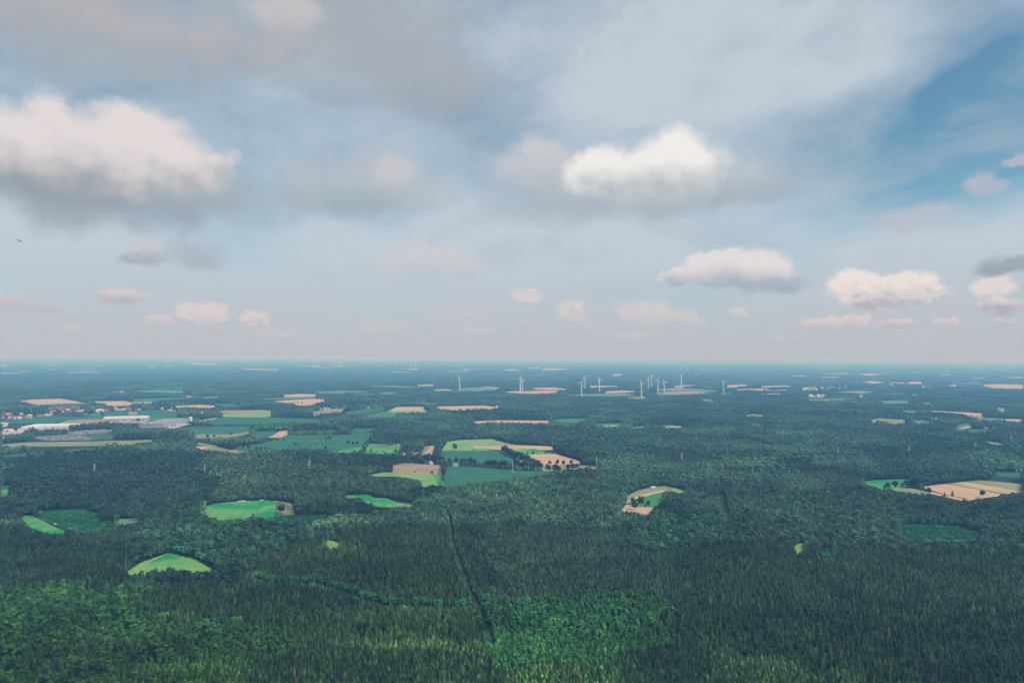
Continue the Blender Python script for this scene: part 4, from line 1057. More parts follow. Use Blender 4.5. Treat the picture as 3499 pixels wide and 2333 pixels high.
def sub(c, size, m):
    st = size / m
    o = np.array([(i + .5) * st - size / 2 for i in range(m)])
    a, b = np.meshgrid(o, o)
    return (c[:, None, :] + a.ravel()[None, :, None] * gx + b.ravel()[None, :, None] * gy)
SINGLES = []
level = cells
for size, nxt in ((40, 20), (20, 10), (10, 0)):
    kn, tint = stand_of(level)
    tests = sub(level, size, max(3, size // 5)); q = tests.shape[1]
    flat = tests.reshape(-1, 2)
    hb = blocked(flat, np.repeat(KH[kn] * hblock(np.hypot(level[:, 0], level[:, 1])), q)) | keep_mask(flat)
    for ln, w in LINES: hb |= seg_dist(flat, ln) < w + 1
    hb = hb.reshape(-1, q); frac = hb.mean(1)
    d = np.hypot(level[:, 0], level[:, 1])
    px, py, zf = proj(np.column_stack([level, np.full(len(level), 14.0)]))
    near = (d < 735) & (px > -150) & (px < 3650)                # the nearest woods are built tree by tree
    whole = (frac == 0) & ~near
    if size == 10: whole |= (d > 2300) & (frac < .45)
    for c, k, t in zip(level[whole], kn[whole], tint[whole]): put(k, c, size, t)
    rest = level[~whole & (frac < 1)]
    if nxt: level = sub(rest, size, 2).reshape(-1, 2)
    else:
        rest = level[~whole & (frac < 1) & (d <= 2300)]; level = rest
kn, tint = stand_of(level)
for c, k in zip(level, kn):
    sp = KIND[KN[k]]['sp']; m = max(1, int(round(10 / sp))); st = 10 / m
    for i in range(m):
        for j in range(m):
            SINGLES.append(c + gx * ((i + .5) * st - 5 + rnd.uniform(-.4, .4) * st) + gy * ((j + .5) * st - 5 + rnd.uniform(-.4, .4) * st))
SINGLES = np.array(SINGLES)
kn, tint = stand_of(SINGLES)
bad = blocked(SINGLES, KH[kn] * hblock(np.hypot(SINGLES[:, 0], SINGLES[:, 1]))) | keep_mask(SINGLES)
for ln, w in LINES: bad |= seg_dist(SINGLES, ln) < w
SINGLES, kn, tint = SINGLES[~bad], kn[~bad], tint[~bad]
# the three hundred largest in view become trees of their own
px, py, zf = proj(np.column_stack([SINGLES, np.full(len(SINGLES), 8.5)]))
inview = (px > 10) & (px < 3489) & (py < 2315) & (py > 1300)
order = np.argsort(np.where(inview, zf, 1e9))
HERO = order[:300]; hero = np.zeros(len(SINGLES), bool); hero[HERO] = True
for c, k, t in zip(SINGLES[~hero], kn[~hero], tint[~hero]): put(k, c, 0, np.array(t) * rnd.lognormvariate(.1, .34))
NM = {'spruce': ('spruce_forest', 'dense dark spruce forest filling the plain'), 'pine': ('pine_forest', 'shaggy green pine forest filling the plain'), 'leaf': ('broadleaf_forest', 'rounded broadleaf woods between the conifer stands')}
for k, I in INST.items():
    o = gn_scatter(NM[k][0], I['p'], I['r'], I['s'], I['i'], I['t'], LIBCOL[k]); tag(o, NM[k][1], 'forest', kind='stuff')

# ---- the grassy ride floor
def strip(ln, w, z):
    V, F = [], []
    for i, p in enumerate(ln):
        t = ln[min(i + 1, len(ln) - 1)] - ln[max(i - 1, 0)]; t /= np.linalg.norm(t); nrm = np.array([-t[1], t[0]])
        V += [(*(p - nrm * w), z), (*(p + nrm * w), z)]
        if i: F.append((2 * i - 2, 2 * i, 2 * i + 1, 2 * i - 1))
    return V, F
RIDE_M = plain('ride_grass', (.040, .046, .024), .9, .1, .15)
for ln, w in ((RIDE, 2.6), (RIDE2, 4.0)):
    V, F = strip(ln, w, .12); o = mesh_obj('path', V, F, RIDE_M); tag(o, 'straight grassy forest ride between the conifers', kind='structure')
# ---- single trees: an Empty at the foot, trunk and crown under it
TM = {}
for k in KIND:
    for i in range(NV):
        (cv, cf), (tv, tf), h = BASE[(k, True)][i]
        TM[(k, i)] = (mk_mesh('crown', cv, cf, [FOL_O], col=np.tile((1.0, 0.0), (len(cv), 1))), mk_mesh('trunk', tv, tf, [BARK]), h)
for i in range(6):                     # fuller crowns for the trees that stand alone
    rg = np.random.default_rng(900 + i); h = 15.0; cv, cf = lumps_g(rg, h, rg.uniform(5.2, 6.6), n=34, low=.16, size=.30, leaves=320); tv, tf = trunk_g(h * .6, .38, 6)
    TM[('field', i)] = (mk_mesh('crown', cv, cf, [FOL_O], col=np.tile((1.0, 0.0), (len(cv), 1))), mk_mesh('trunk', tv, tf, [BARK]), h)
    cv, cf = spruce_g(rg, 14.0, 2.1, whorls=9, per=6, gaps=.32, droop=.65); tv, tf = trunk_g(13.7, .22, 5)
    TM[('dead', i)] = (mk_mesh('crown', cv, cf, [FOL_O], col=np.tile((1.0, 0.0), (len(cv), 1))), mk_mesh('trunk', tv, tf, [BARK_PALE]), 14.0)
def tree(name, kind, xy, tint, label, group=None, height=None, cat_='tree'):
    ks = [q for q in TM if q[0] == kind]; cm, tm, h = TM[ks[rnd.randrange(len(ks))]]
    if height and kind == 'field': height *= 1.5
    s = (height / h) if height else rnd.uniform(.9, 1.12)
    o = empty(name, (xy[0], xy[1], 0), rnd.uniform(0, 6.28), s)
    part('crown', cm, o, color=(*[float(q) for q in tint], 1)); part('trunk', tm, o)
    tag(o, label, cat_, group); return o
for i in HERO:
    k = KN[kn[i]]; t = np.array(tint[i]) * rnd.lognormvariate(.1, .36)
    if rnd.random() < .22: t *= np.array((1.9, 1.15, .8))
    nm = {'spruce': 'spruce_tree', 'pine': 'pine_tree', 'leaf': 'broadleaf_tree'}[k]
    lab = {'spruce': 'pointed dark spruce along the bottom frame edge', 'pine': 'shaggy green pine along the bottom frame edge', 'leaf': 'rounded broadleaf tree along the bottom frame edge'}[k]
    wh = ('in the bottom left corner', 'left of centre', 'just left of the ride', 'just right of the ride', 'right of centre', 'in the bottom right corner')[min(5, int(px[i] / 3499 * 6))]
    tree(nm, k, SINGLES[i], t, lab.replace(' along', ', ' + wh + ' along').replace(' along the bottom frame edge', ' at the bottom edge'), nm.replace('_', ' ') + 's ' + wh + ' at the bottom edge')
# belts of light green broadleaf trees along the lane
for ln, lb in ((BELT_A, 'light green broadleaf tree in the winding belt left of the forest ride'), (BELT_B, 'light green broadleaf tree in the belt right of the forest ride')):
    for a, b in zip(ln[:-1], ln[1:]):
        Ls = np.linalg.norm(b - a); n = max(1, int(Ls / 5.5))
        for q in range(n):
            p = a + (b - a) * (q + rnd.random() * .8) / n + np.array([rnd.uniform(-3, 3), rnd.uniform(-3, 3)])
            if ln is BELT_B and rnd.random() < .25: continue
            t = np.array(LBRI) * rnd.lognormvariate(0, .3) * (np.array((1.8, 1.05, .8)) if rnd.random() < .3 else 1)
            tree('broadleaf_tree', 'leaf', p, t, lb, lb.replace('tree', 'trees'), rnd.uniform(9.5, 14))
# rust-brown dead trees
for (c, pts, lb) in ((6, [(290,870),(80,860),(430,745),(410,345),(1215,292),(260,1540),(1690,470),(825,520),(685,1560),(1180,160)], 'rusty dead spruce standing out in the centre-left forest'),
                     (7, [(1090,625),(350,1350),(1795,920),(425,1500),(285,465),(685,1540)], 'rusty dead spruce in the forest right of the ride'),
                     (8, [(1500,880),(1525,935),(1690,885),(1745,905),(1800,965),(1855,985),(1905,985),(1970,995)], 'rusty dead spruce in the group near the right frame edge'),
                     (8, [(350,445),(1085,1185),(1440,1420),(1478,1435),(575,880),(550,710),(725,600),(410,570)], 'rusty dead spruce scattered in the lower right forest'),
                     (5, [(1870,750),(1985,925),(2100,935),(1245,1040),(780,1300)], 'rusty dead spruce in the left forest below the triangular meadow'),
                     (1, [(1672,1330),(1735,1275)], 'rusty dead tree at the pale pine edge in the left woods')):
    for (x, y) in pts:
        p = unpx(*cp(c, x, y), 3.0)
        tree('dead_spruce', 'dead', p, np.array((.27, .15, .10)) * rnd.uniform(.65, 1.1), lb, lb.replace('spruce', 'spruces').replace('dead tree', 'dead trees'), rnd.uniform(13, 16.5) if c != 1 else 15)
# field and hedgerow trees
FT = (.022, .052, .036)
def row(c, pts, sp, h, lb):
    ln = line_ground(c, pts)
    for a, b in zip(ln[:-1], ln[1:]):
        Ls = np.linalg.norm(b - a); n = max(1, int(round(Ls / (sp * 1.5))))
        for q in range(n):
            p = a + (b - a) * (q + .5 + rnd.uniform(-.3, .3)) / n
            tree('broadleaf_tree', 'field', p, np.array(FT) * rnd.lognormvariate(0, .2), lb, lb.replace('tree', 'trees'), h * rnd.uniform(.75, 1.15))
row(2, [(1570, 905), (1545, 970), (1525, 1045)], 8, 13, 'dark tree in the narrow row right of the wheat strip')
row(2, [(1400, 1042), (1500, 1048), (1600, 1055)], 13, 15, 'dark tree before the red farmhouse above the brown field')
row(2, [(1645, 1052), (1780, 1060), (1915, 1075)], 11, 13, 'dark tree in the left half of the hedge above the teal field')
row(2, [(1955, 1085), (2180, 1098)], 10, 14, 'dark tree in the right half of the hedge above the teal field')
row(2, [(2230, 1095), (2360, 1105), (2500, 1112)], 9, 15, 'dark tree in the clump at the teal field corner')
row(3, [(40, 950), (130, 995), (240, 1035), (340, 1075), (385, 1095)], 9, 14, 'dark tree in the diagonal hedge beside the tan field')
row(2, [(1622, 1075), (1612, 1130), (1606, 1180)], 8, 9, 'low dark tree in the hedge between brown and teal fields')
row(3, [(430, 1072), (560, 1069), (770, 1070)], 15, 10, 'round tree in the row across the tan field')
row(3, [(440, 1128), (570, 1138)], 9, 13, 'dark tree in the clump below the tan field')
row(3, [(615, 1118), (735, 1105)], 9, 11, 'dark tree in the small clump right of the tan field')
row(3, [(800, 1072), (870, 1078)], 9, 9, 'slim tree at the right tip of the tan field')
row(2, [(725, 884), (865, 888)], 12, 9, 'dark tree in the row above the emerald field')
row(2, [(0, 858), (215, 860)], 13, 9, 'dark tree in the row inside the wide teal field')
row(1, [(1980, 718), (2290, 724)], 15, 6, 'small dark tree in the hedge below the striped field')
row(1, [(2060, 915), (2230, 926)], 14, 8, 'round tree in the row beside the brown strip')
for (c, x, y, h, lb) in [
        (2, 1708, 940, 15, 'big lone tree at the front of the yellow-green meadow'),
        (2, 158, 1508, 13, 'dark round bush tree on the sandy heath'),
        (2, 1350, 1142, 4, 'small bush left on the brown field edge'),
        (2, 1505, 1150, 6, 'round bush on the brown field edge'),
        (2, 1562, 1150, 3.5, 'tiny bush by the brown field corner'),
        (2, 910, 925, 8, 'tree at the left corner of the emerald field'),
        (2, 960, 956, 7, 'narrow tree on the emerald field front'),
        (2, 1010, 958, 5, 'small shrub second on the emerald field front'),
        (2, 1068, 957, 5, 'small shrub third on the emerald field front'),
        (2, 1180, 960, 8, 'round tree at the right of the emerald field front'),
        (2, 1253, 910, 10, 'tree at the upper right of the emerald field'),
        (2, 1095, 888, 5, 'small tree on the tan strip above the emerald field'),
        (2, 590, 848, 11, 'large round tree in the wide teal field'),
        (2, 560, 846, 7, 'smaller tree touching the large one in the teal field'),
        (2, 655, 812, 7, 'lone tree on the upper edge of the teal field'),
        (2, 408, 893, 4, 'tiny bush leftmost in the lower teal field'), (2, 470, 889, 5, 'low bush second in the lower teal field'), (2, 530, 886, 4, 'tiny bush third in the lower teal field'), (2, 632, 883, 3, 'tiny bush right in the lower teal field'),
        (2, 288, 895, 8, 'round tree with a bush in the left teal field'), (2, 317, 896, 5, 'bush right of the round tree in the left teal field'),
        (2, 555, 932, 9, 'round tree on the lower rim of the teal field'),
        (2, 828, 790, 6, 'left tree before the small teal field'), (2, 915, 788, 6, 'middle tree before the small teal field'), (2, 960, 786, 7, 'right tree before the small teal field'),
        (2, 20, 940, 8, 'left of two trees at the teal field foot'), (2, 60, 938, 6, 'right of two trees at the teal field foot'),
        (2, 275, 515, 8, 'left tree inside the ripe wheat field'), (2, 305, 517, 8, 'middle tree inside the ripe wheat field'), (2, 342, 527, 9, 'right tree inside the ripe wheat field'), (2, 474, 530, 9, 'tall tree at the right end of the wheat field'),
        (2, 475, 628, 6, 'small tree before the olive pasture'),
        (3, 1210, 1424, 10, 'left one of the round trees on the wheat clearing'), (3, 1280, 1443, 15, 'tallest of the round trees on the wheat clearing'), (3, 1228, 1467, 11, 'nearest round tree on the wheat clearing'), (3, 1346, 1443, 9, 'slim tree right on the wheat clearing'), (3, 1320, 1441, 4, 'low bush by the tallest tree on the clearing'),
        (3, 165, 974, 4, 'first small tree on the emerald strip'), (3, 232, 974, 4, 'second small tree on the emerald strip'), (3, 268, 974, 5, 'third small tree on the emerald strip'), (3, 315, 976, 7, 'bare brownish tree on the emerald strip'), (3, 430, 973, 5, 'last small tree on the emerald strip'),
        (4, 1378, 1276, 16, 'big round tree between green and wheat fields'), (4, 1430, 1264, 13, 'tree behind the big round one by the wheat field'), (4, 1475, 1250, 11, 'small tree at the upper wheat corner'), (4, 1300, 1263, 10, 'tree just left of the big round one'), (4, 1262, 1266, 7, 'bush in the tree line under the green field'), (4, 1200, 1274, 11, 'upright tree in the line under the green field'), (4, 1135, 1284, 11, 'wide tree in the line under the green field'), (4, 1105, 1290, 8, 'low tree at the left of the line under the green field'),
        (4, 1978, 1358, 11, 'lone tree at the lower tip of the wheat field'), (4, 1500, 1330, 10, 'dark tree below the olive strip'),
        (1, 1234, 686, 12, 'big round tree before the beige warehouse'), (1, 1852, 828, 9, 'left of the twin trees on the tan strip'), (1, 1912, 828, 9, 'right of the twin trees on the tan strip'), (1, 2066, 808, 10, 'lone round tree on the field corner near the tan track'), (1, 910, 620, 10, 'tall slim tree between the two fields behind the warehouse'), (1, 2040, 922, 8, 'dark tree at the peach patch'), (1, 2290, 934, 7, 'left of two round trees in the teal corner field'), (1, 2330, 934, 7, 'right of two round trees in the teal corner field')]:
    p = unpx(*cp(c, x, y)); tree('broadleaf_tree', 'field', p, np.array(FT) * rnd.lognormvariate(0, .15), lb, None, h)
for (x, y, h, lb) in [(1640, 1352, 12, 'left pointed conifer below the wheat stripes'), (1710, 1345, 13, 'right pointed conifer below the wheat stripes')]:
    tree('spruce_tree', 'spruce', unpx(*cp(4, x, y)), (.02, .04, .03), lb, None, h)

# ---- young growth on the plantations and rough bushes on the heath
bc = bpy.data.collections.new('young_growth')
for i in range(8):
    rg = np.random.default_rng(70 + i)
    V, F, C, k = [], [], [], 0
    for q in range(7):
        v, f = lumps_g(rg, rg.uniform(1.6, 4.2), rg.uniform(.9, 1.7), n=4, low=.0, size=.6, leaves=10)
        V.append(v + np.array([rg.uniform(-4.5, 4.5), rg.uniform(-4.5, 4.5), 0])); F.append(f + k); k += len(v); C.append(np.tile((float(rg.lognormal(0, .3)), 0.0 if rg.random() < .8 else .6), (len(v), 1)))
    o = bpy.data.objects.new('young_%03d' % i, mk_mesh('young', np.concatenate(V), np.concatenate(F), [FOL_I], col=np.concatenate(C))); bc.objects.link(o)
cand = cells[(np.hypot(cells[:, 0], cells[:, 1]) < 2700)]
pts = sub(cand, 40, 5).reshape(-1, 2); pts = pts + rng.uniform(-3, 3, pts.shape)
px, py, _ = proj(np.column_stack([pts, np.full(len(pts), 1.0)])); ok = (px > 0) & (px < 3499) & (py > 0) & (py < 2699)
pts, px, py = pts[ok], px[ok], py[ok]
pts = pts[(MASK[py.astype(int), px.astype(int)] == 2)]
n = len(pts)
o = gn_scatter('young_plantation', np.column_stack([pts, np.zeros(n)]), rng.uniform(0, 6.28, n), np.repeat(rng.uniform(.7, 1.3, (n, 1)), 3, 1), rng.integers(0, 8, n), np.array((.024, .135, .052)) * rng.lognormal(0, .3, (n, 1)), bc)
tag(o, 'low young trees and shrubs on the open plantation clearings', 'young growth', kind='stuff')

# ---- the distant woods: one rolling canopy with the far fields cut into it
def far_mat():
    m, b, p = newmat('distant_canopy')
    g = b.n('ShaderNodeNewGeometry'); pos = g.outputs['Position']
    f1 = b.noise(b.v('MULTIPLY', pos, (1.0, .45, 1.0)), 0.0016, 5.0, 0.62); f2 = b.noise(pos, 0.03, 4.0, 0.7)
    b.put(p.inputs['Base Color'], b.mix(b.m('MULTIPLY', b.ramp(f1, .3, .7), b.m('ADD', .5, b.m('MULTIPLY', f2, 1.0))), (.012, .026, .021), (.040, .074, .052)))
    return m
rows = []
y = 1223 + CAM_H * FPX / 8290.0
while y > 1223 + CAM_H * FPX / 140000.0:
    rows.append(CAM_H * FPX / (y - 1223)); y -= max(.45, (y - 1223) * .0085)
rows = np.array(rows); azs = np.radians(np.linspace(-43, 43, 900))
DD, AA = np.meshgrid(rows, azs, indexing='ij')
X, Yq = DD * np.sin(AA) , DD * np.cos(AA)
hz = 11.0 + 6.0 * rng.random(X.shape) + 4 * np.sin(X / 510 + 2 * np.sin(Yq / 1500)) * np.sin(Yq / 780)
flat = np.column_stack([X.ravel(), Yq.ravel()])
bl = np.zeros(len(flat), bool)
for z in (0.0, 7.0, 15.0):
    px, py, _ = proj(np.column_stack([flat, np.full(len(flat), z)]))
    for ddx in (-1.5, 1.5):
        qx, qy = (px + ddx), py
        ok = (qx >= 0) & (qx < 3499) & (qy >= 0) & (qy < 2699)
        t_ = np.zeros(len(flat), bool); t_[ok] = MASK[qy[ok].astype(int), qx[ok].astype(int)] > 0; bl |= t_
hz = np.where(bl.reshape(X.shape), -.5, hz); hz[0] = 0.0
nr, nc = X.shape
V = np.column_stack([X.ravel(), Yq.ravel(), hz.ravel()])
idx = np.arange(nr * nc).reshape(nr, nc); q = np.stack([idx[:-1, :-1], idx[:-1, 1:], idx[1:, 1:], idx[1:, :-1]], -1).reshape(-1, 4)
F = np.concatenate([q[:, [0, 1, 2]], q[:, [0, 2, 3]]])
low_ = hz.ravel()[F].max(1) > 0                          # open land has no canopy faces
o = bpy.data.objects.new('distant_forest', mk_mesh('distant_forest', V, F[low_], [far_mat()])); COL.objects.link(o)
tag(o, 'blue hazy woods reaching to the horizon', 'forest', kind='stuff')

# ================================================================== wind turbines
M_TOWER = plain('turbine_white', (.80, .79, .77), .5, .4); M_RED = plain('signal_red', (.55, .07, .05), .5, .4)
def blade_mesh(z0, z1, mat, L=1.0):
    """a tapering twisted blade section from z0 to z1 of unit length"""
    m = MB(); n = 8; rings_ = []
    for z in np.linspace(z0, z1, 6):
        c = (.035 + .75 * z) if z < .07 else .19 * (1 - z) ** .8 + .026; t = max(.006, c * (.5 if z < .07 else .22) * (1 - .4 * z)); tw = R(18) * (1 - z) ** 2
        vs = []
        for i in range(n):
            a = 2 * math.pi * i / n; x, y = c * .5 * math.cos(a) + c * .12, t * .5 * math.sin(a)
            vs.append((x * math.cos(tw) - y * math.sin(tw), x * math.sin(tw) + y * math.cos(tw), z))
        rings_.append(vs)
    V = [v for r_ in rings_ for v in r_]; F = [(k * n + i, k * n + (i + 1) % n, (k + 1) * n + (i + 1) % n, (k + 1) * n + i) for k in range(5) for i in range(n)]
    F += [tuple(range(n - 1, -1, -1)), tuple(5 * n + i for i in range(n))]
    m.add(V, F); return m.mesh('blade', mat, True)
BL_W, BL_R = blade_mesh(0.015, .78, M_TOWER), blade_mesh(.78, 1.0, M_RED)
m = MB(); m.rings([((0, 0, 0), 1, 1), ((0, 0, .5), .74, .74), ((0, 0, 1), .46, .46)], 16); TW = m.mesh('tower', M_TOWER, True)
m = MB(); m.rings([((0, 0, -4.2), .7, .7), ((0, 0, -3.4), 1.5, 1.6), ((0, 0, .4), 1.8, 1.9), ((0, 0, 1.6), 1.3, 1.4)], 12); NAC = m.mesh('nacelle', M_TOWER, True)
m = MB(); m.rings([((0, 0, 1.6), 1.3, 1.3), ((0, 0, 2.4), 1.2, 1.2), ((0, 0, 3.2), .3, .3)], 12); HUB = m.mesh('hub', M_TOWER, True)
def turbine(base, hub_px, blade, ang, label, group, yaw=None, red=True):
    """base and hub given where the photograph shows them; the rotor plane faces the viewer, turned by YAW"""
    p = unpx(*base); top = unpx_at(hub_px, p); H = top
    o = empty('wind_turbine', (p[0], p[1], 0))
    w = H * .052
    part('tower', TW, o, sc=(w, w, H))
    k = blade / 23.0
    rz = R(rnd.uniform(-14, 22)) if yaw is None else yaw
    rot = Matrix.Rotation(rz, 4, 'Z') @ Matrix.Rotation(R(90), 4, 'X')           # local +Z of the nacelle points towards the viewer
    nc = part('nacelle', NAC, o, sc=(k, k, k)); nc.matrix_local = Matrix.Translation((0, 0, H + .6)) @ rot @ Matrix.Scale(k, 4)
    hb = part('hub', HUB, o); hb.matrix_local = nc.matrix_local.copy()
    for i in range(3):
        a = R(ang) + i * 2 * math.pi / 3
        b = part('blade', BL_W, o)
        loc = Matrix.Translation((0, 0, H + .6)) @ Matrix.Rotation(rz, 4, 'Z') @ Matrix.Translation((0, -2.4 * k, 0)) @ Matrix.Rotation(math.pi / 2 - a, 4, 'Y') @ Matrix.Diagonal((blade, blade, blade, 1))
        b.matrix_local = loc
        t = part('blade_tip', BL_R if red else BL_T, b)
    tag(o, label, 'wind turbine', group)
    kx = 2333 / p[1]; sx, sy = base
    return o
BL_T = blade_mesh(.78, 1.0, M_TOWER)
def unpx_at(px, p):
    """height above the ground point p at which the place px is seen"""
    d = _f + _r * ((px[0] - W0 / 2) / FPX) - _u * ((px[1] - H0 / 2) / FPX)
    t = p[1] / d[1]
    return CAM_H + d[2] * t
T = [ # crop, base, hub, a blade angle, what sets it apart
    (11, (330, 356), (325, 150), 8, 'lone white wind turbine farthest to the left of the near wind farm'),
    (11, (1305, 362), (1308, 152), 188, 'left one of the paired wind turbines left of the middle'),
    (11, (1340, 406), (1337, 186), 0, 'right one of the paired wind turbines left of the middle'),
    (3, (750, 468), (750, 335), 62, 'nearer of the two overlapping wind turbines in the middle'),
    (3, (779, 402), (779, 290), 65, 'farther of the two overlapping wind turbines in the middle'),
    (3, (910, 430), (909, 306), 5, 'single wind turbine right of the overlapping pair'),
    (12, (432, 478), (432, 230), 0, 'front wind turbine at the left of the right-hand cluster'),
    (12, (543, 362), (543, 155), -12, 'second wind turbine from the left in the right-hand cluster'),
    (12, (595, 322), (597, 120), 37, 'rearmost wind turbine in the right-hand cluster'),
    (12, (697, 398), (700, 180), 68, 'fourth wind turbine from the left in the right-hand cluster'),
    (12, (797, 437), (800, 210), -4, 'rightmost wind turbine of the right-hand cluster'),
    (12, (1072, 312), (1073, 110), 40, 'small wind turbine standing apart behind the cluster'),
    (12, (1752, 410), (1755, 210), 14, 'lone white wind turbine farthest to the right')]
for (c, b, h, a, lb) in T:
    turbine(cp(c, *b), cp(c, *h), 39.0, a, lb, 'near wind farm')
for i, (b, h) in enumerate([((265, 226), (265, 120)), ((665, 233), (665, 125)), ((880, 236), (880, 125)), ((1085, 231), (1088, 115)), ((1298, 241), (1300, 120)), ((1372, 246), (1375, 130)), ((1690, 236), (1690, 130)), ((1995, 236), (1995, 140))]):
    od = ['first', 'second', 'third', 'fourth', 'fifth', 'sixth', 'seventh', 'eighth'][i]
    turbine(cp(13, *b), cp(13, *h), 76.0, rnd.uniform(0, 120), od + ' from the left of the far hazy wind turbines', 'far hazy wind turbines', red=False)
for i, (x, dy) in enumerate(((46, 23), (124, 21), (12, 24))):
    turbine((x, 1223 + dy + (x - 1750) * math.tan(ROLL)), (x, 1223 + dy - 22 + (x - 1750) * math.tan(ROLL)), 85.0, rnd.uniform(0, 120), ['middle', 'right', 'left'][i] + ' faint wind turbine on the left horizon', 'faint turbines on the left horizon', red=False)

# ================================================================== pylons and mast
M_STEEL = plain('galvanised_steel', (.58, .57, .56), .5, .5)
def pylon_meshes():
    m = MB(); H = 1.0; lev = np.linspace(0, 1, 9)
    wd = lambda z: .060 * (1 - z) ** 1.1 + .016
    for s, t in ((-1, -1), (1, -1), (1, 1), (-1, 1)):
        for a, b in zip(lev[:-1], lev[1:]): m.bar((s * wd(a), t * wd(a), a), (s * wd(b), t * wd(b), b), .012)
    for k, (a, b) in enumerate(zip(lev[:-1], lev[1:])):
        c = [(-1, -1), (1, -1), (1, 1), (-1, 1)]
        for i in range(4):
            p, q = c[i], c[(i + 1) % 4]
            m.bar((p[0] * wd(a), p[1] * wd(a), a), (q[0] * wd(b), q[1] * wd(b), b), .007)
            m.bar((q[0] * wd(a), q[1] * wd(a), a), (p[0] * wd(b), p[1] * wd(b), b), .007)
    arms = []
    for z, w in ((.66, .10), (.80, .13), (.93, .09)):
        k = MB(); k.bar((-w, 0, z), (w, 0, z), .014); k.bar((-w, 0, z), (0, 0, z + .05), .008); k.bar((w, 0, z), (0, 0, z + .05), .008)
        for s in (-1, 1): k.bar((s * w * .95, 0, z), (s * w * .95, 0, z - .05), .012)
        arms.append(k.mesh('crossarm', M_STEEL))
    return m.mesh('lattice', M_STEEL), arms
LAT, ARMS = pylon_meshes()
for (c, x, y, h, lb) in [(2, 1325, 1155, 25, 'pale lattice pylon on the brown field front'), (2, 2225, 1133, 23, 'lattice pylon in the teal field before the red house'), (3, 885, 1088, 22, 'taller lattice pylon at the tip of the tan field'), (3, 912, 1084, 16, 'shorter lattice pylon right of the tan field tip'),
                         (3, 1645, 1060, 27, 'pale lattice pylon rising from the woods right of centre'), (4, 1445, 645, 30, 'lattice pylon between the fields at the upper right'), (4, 2237, 892, 28, 'lattice pylon beside the tan strip at the right frame edge'), (4, 690, 1010, 27, 'lattice pylon alone in the right middle woods'),
                         (4, 1325, 990, 27, 'lattice pylon in the woods above the green field'), (4, 1918, 955, 27, 'lattice pylon in the dark woods toward the right frame edge'), (1, 840, 1180, 27, 'pale lattice pylon in the left broadleaf woods'), (1, 1825, 1180, 27, 'pale lattice pylon in the woods above the emerald meadow'), (2, 410, 1150, 30, 'stubby lattice pylon above the pine woods left of the brown field')]:
    p = unpx(*cp(c, x, y)); o = empty('lattice_pylon', (p[0], p[1], 0), R(rnd.uniform(-25, 25)), 1.5)
    h *= .85; part('lattice', LAT, o, sc=(h * .7, h * .7, h))
    for a in ARMS: part('crossarm', a, o, sc=(h * .8, h * .8, h))
    tag(o, lb, 'pylon', 'power line pylons')
p = unpx(*cp(2, 2087, 553)); o = empty('radio_mast', (p[0], p[1], 0), 0, 1.4); m = MB()
for a, b in zip(range(0, 45, 5), range(5, 50, 5)):
    for i in range(3):
        u, w = 2 * math.pi * i / 3, 2 * math.pi * (i + 1) / 3
        m.bar((.8 * math.cos(u), .8 * math.sin(u), a), (.8 * math.cos(u), .8 * math.sin(u), b), .22); m.bar((.8 * math.cos(u), .8 * math.sin(u), a), (.8 * math.cos(w), .8 * math.sin(w), b), .12)
part('lattice', m.mesh('lattice', M_RED), o); m = MB(); m.rings([((0, 0, 44), .12, .12), ((0, 0, 50), .06, .06)], 6); part('antenna', m.mesh('antenna', M_TOWER), o)
tag(o, 'thin red mast at the end of the long wheat field', 'mast')

# ================================================================== cars, trucks, bales
def obj_paint():
    m, b, p = newmat('car_paint'); oi = b.n('ShaderNodeObjectInfo'); b.put(p.inputs['Base Color'], oi.outputs['Color'])
    p.inputs['Roughness'].default_value = .35; p.inputs['Specular IOR Level'].default_value = .5; return m
PAINT = obj_paint(); M_TYRE = plain('tyre_rubber', (.02, .02, .02), .8, .2); M_GLAZ = plain('car_glass', (.03, .04, .05), .1, .6)
def car_meshes():
    b = MB()
    prof = [(-2.15, .32), (-2.2, .75), (-2.0, .92), (-1.0, .98), (1.9, 1.0), (2.1, .85), (2.15, .35)]
    for s in (-.85, .85): b.add([(x, s, z) for x, z in prof], [tuple(range(7))])
    k = [(x, s, z) for x, z in prof for s in (-.85, .85)]; b.add(k, [(2 * i, 2 * i + 1, (2 * i + 3) % 14, (2 * i + 2) % 14) for i in range(7)])
    g = MB(); lo = [(-1.05, -.8), (1.7, -.8), (1.7, .8), (-1.05, .8)]; hi_ = [(-.35, -.62), (1.25, -.62), (1.25, .62), (-.35, .62)]
    g.add([(x, y, .985) for x, y in lo] + [(x, y, 1.43) for x, y in hi_], [(0, 1, 5, 4), (1, 2, 6, 5), (2, 3, 7, 6), (3, 0, 4, 7)])
    r_ = MB(); r_.box(-.35, 1.25, -.62, .62, 1.432, 1.47)
    w = MB(); n = 8
    w.add([(.32 * math.cos(2 * math.pi * i / n), s, .32 + .32 * math.sin(2 * math.pi * i / n)) for s in (-.1, .1) for i in range(n)], [tuple(range(n)), tuple(range(2 * n - 1, n - 1, -1))] + [(i, i + n, (i + 1) % n + n, (i + 1) % n) for i in range(n)])
    return b.mesh('body', PAINT), g.mesh('cabin_glass', M_GLAZ), r_.mesh('car_roof', PAINT), w.mesh('wheel', M_TYRE)
CB, CG, CR, CW = car_meshes()
LOT1 = [cp(1, *q) for q in [(640, 773), (760, 759), (940, 750), (1030, 758), (935, 783), (720, 796)]]
LOT2 = [cp(1, *q) for q in [(290, 816), (590, 800), (690, 806), (820, 835), (760, 842), (410, 847)]]
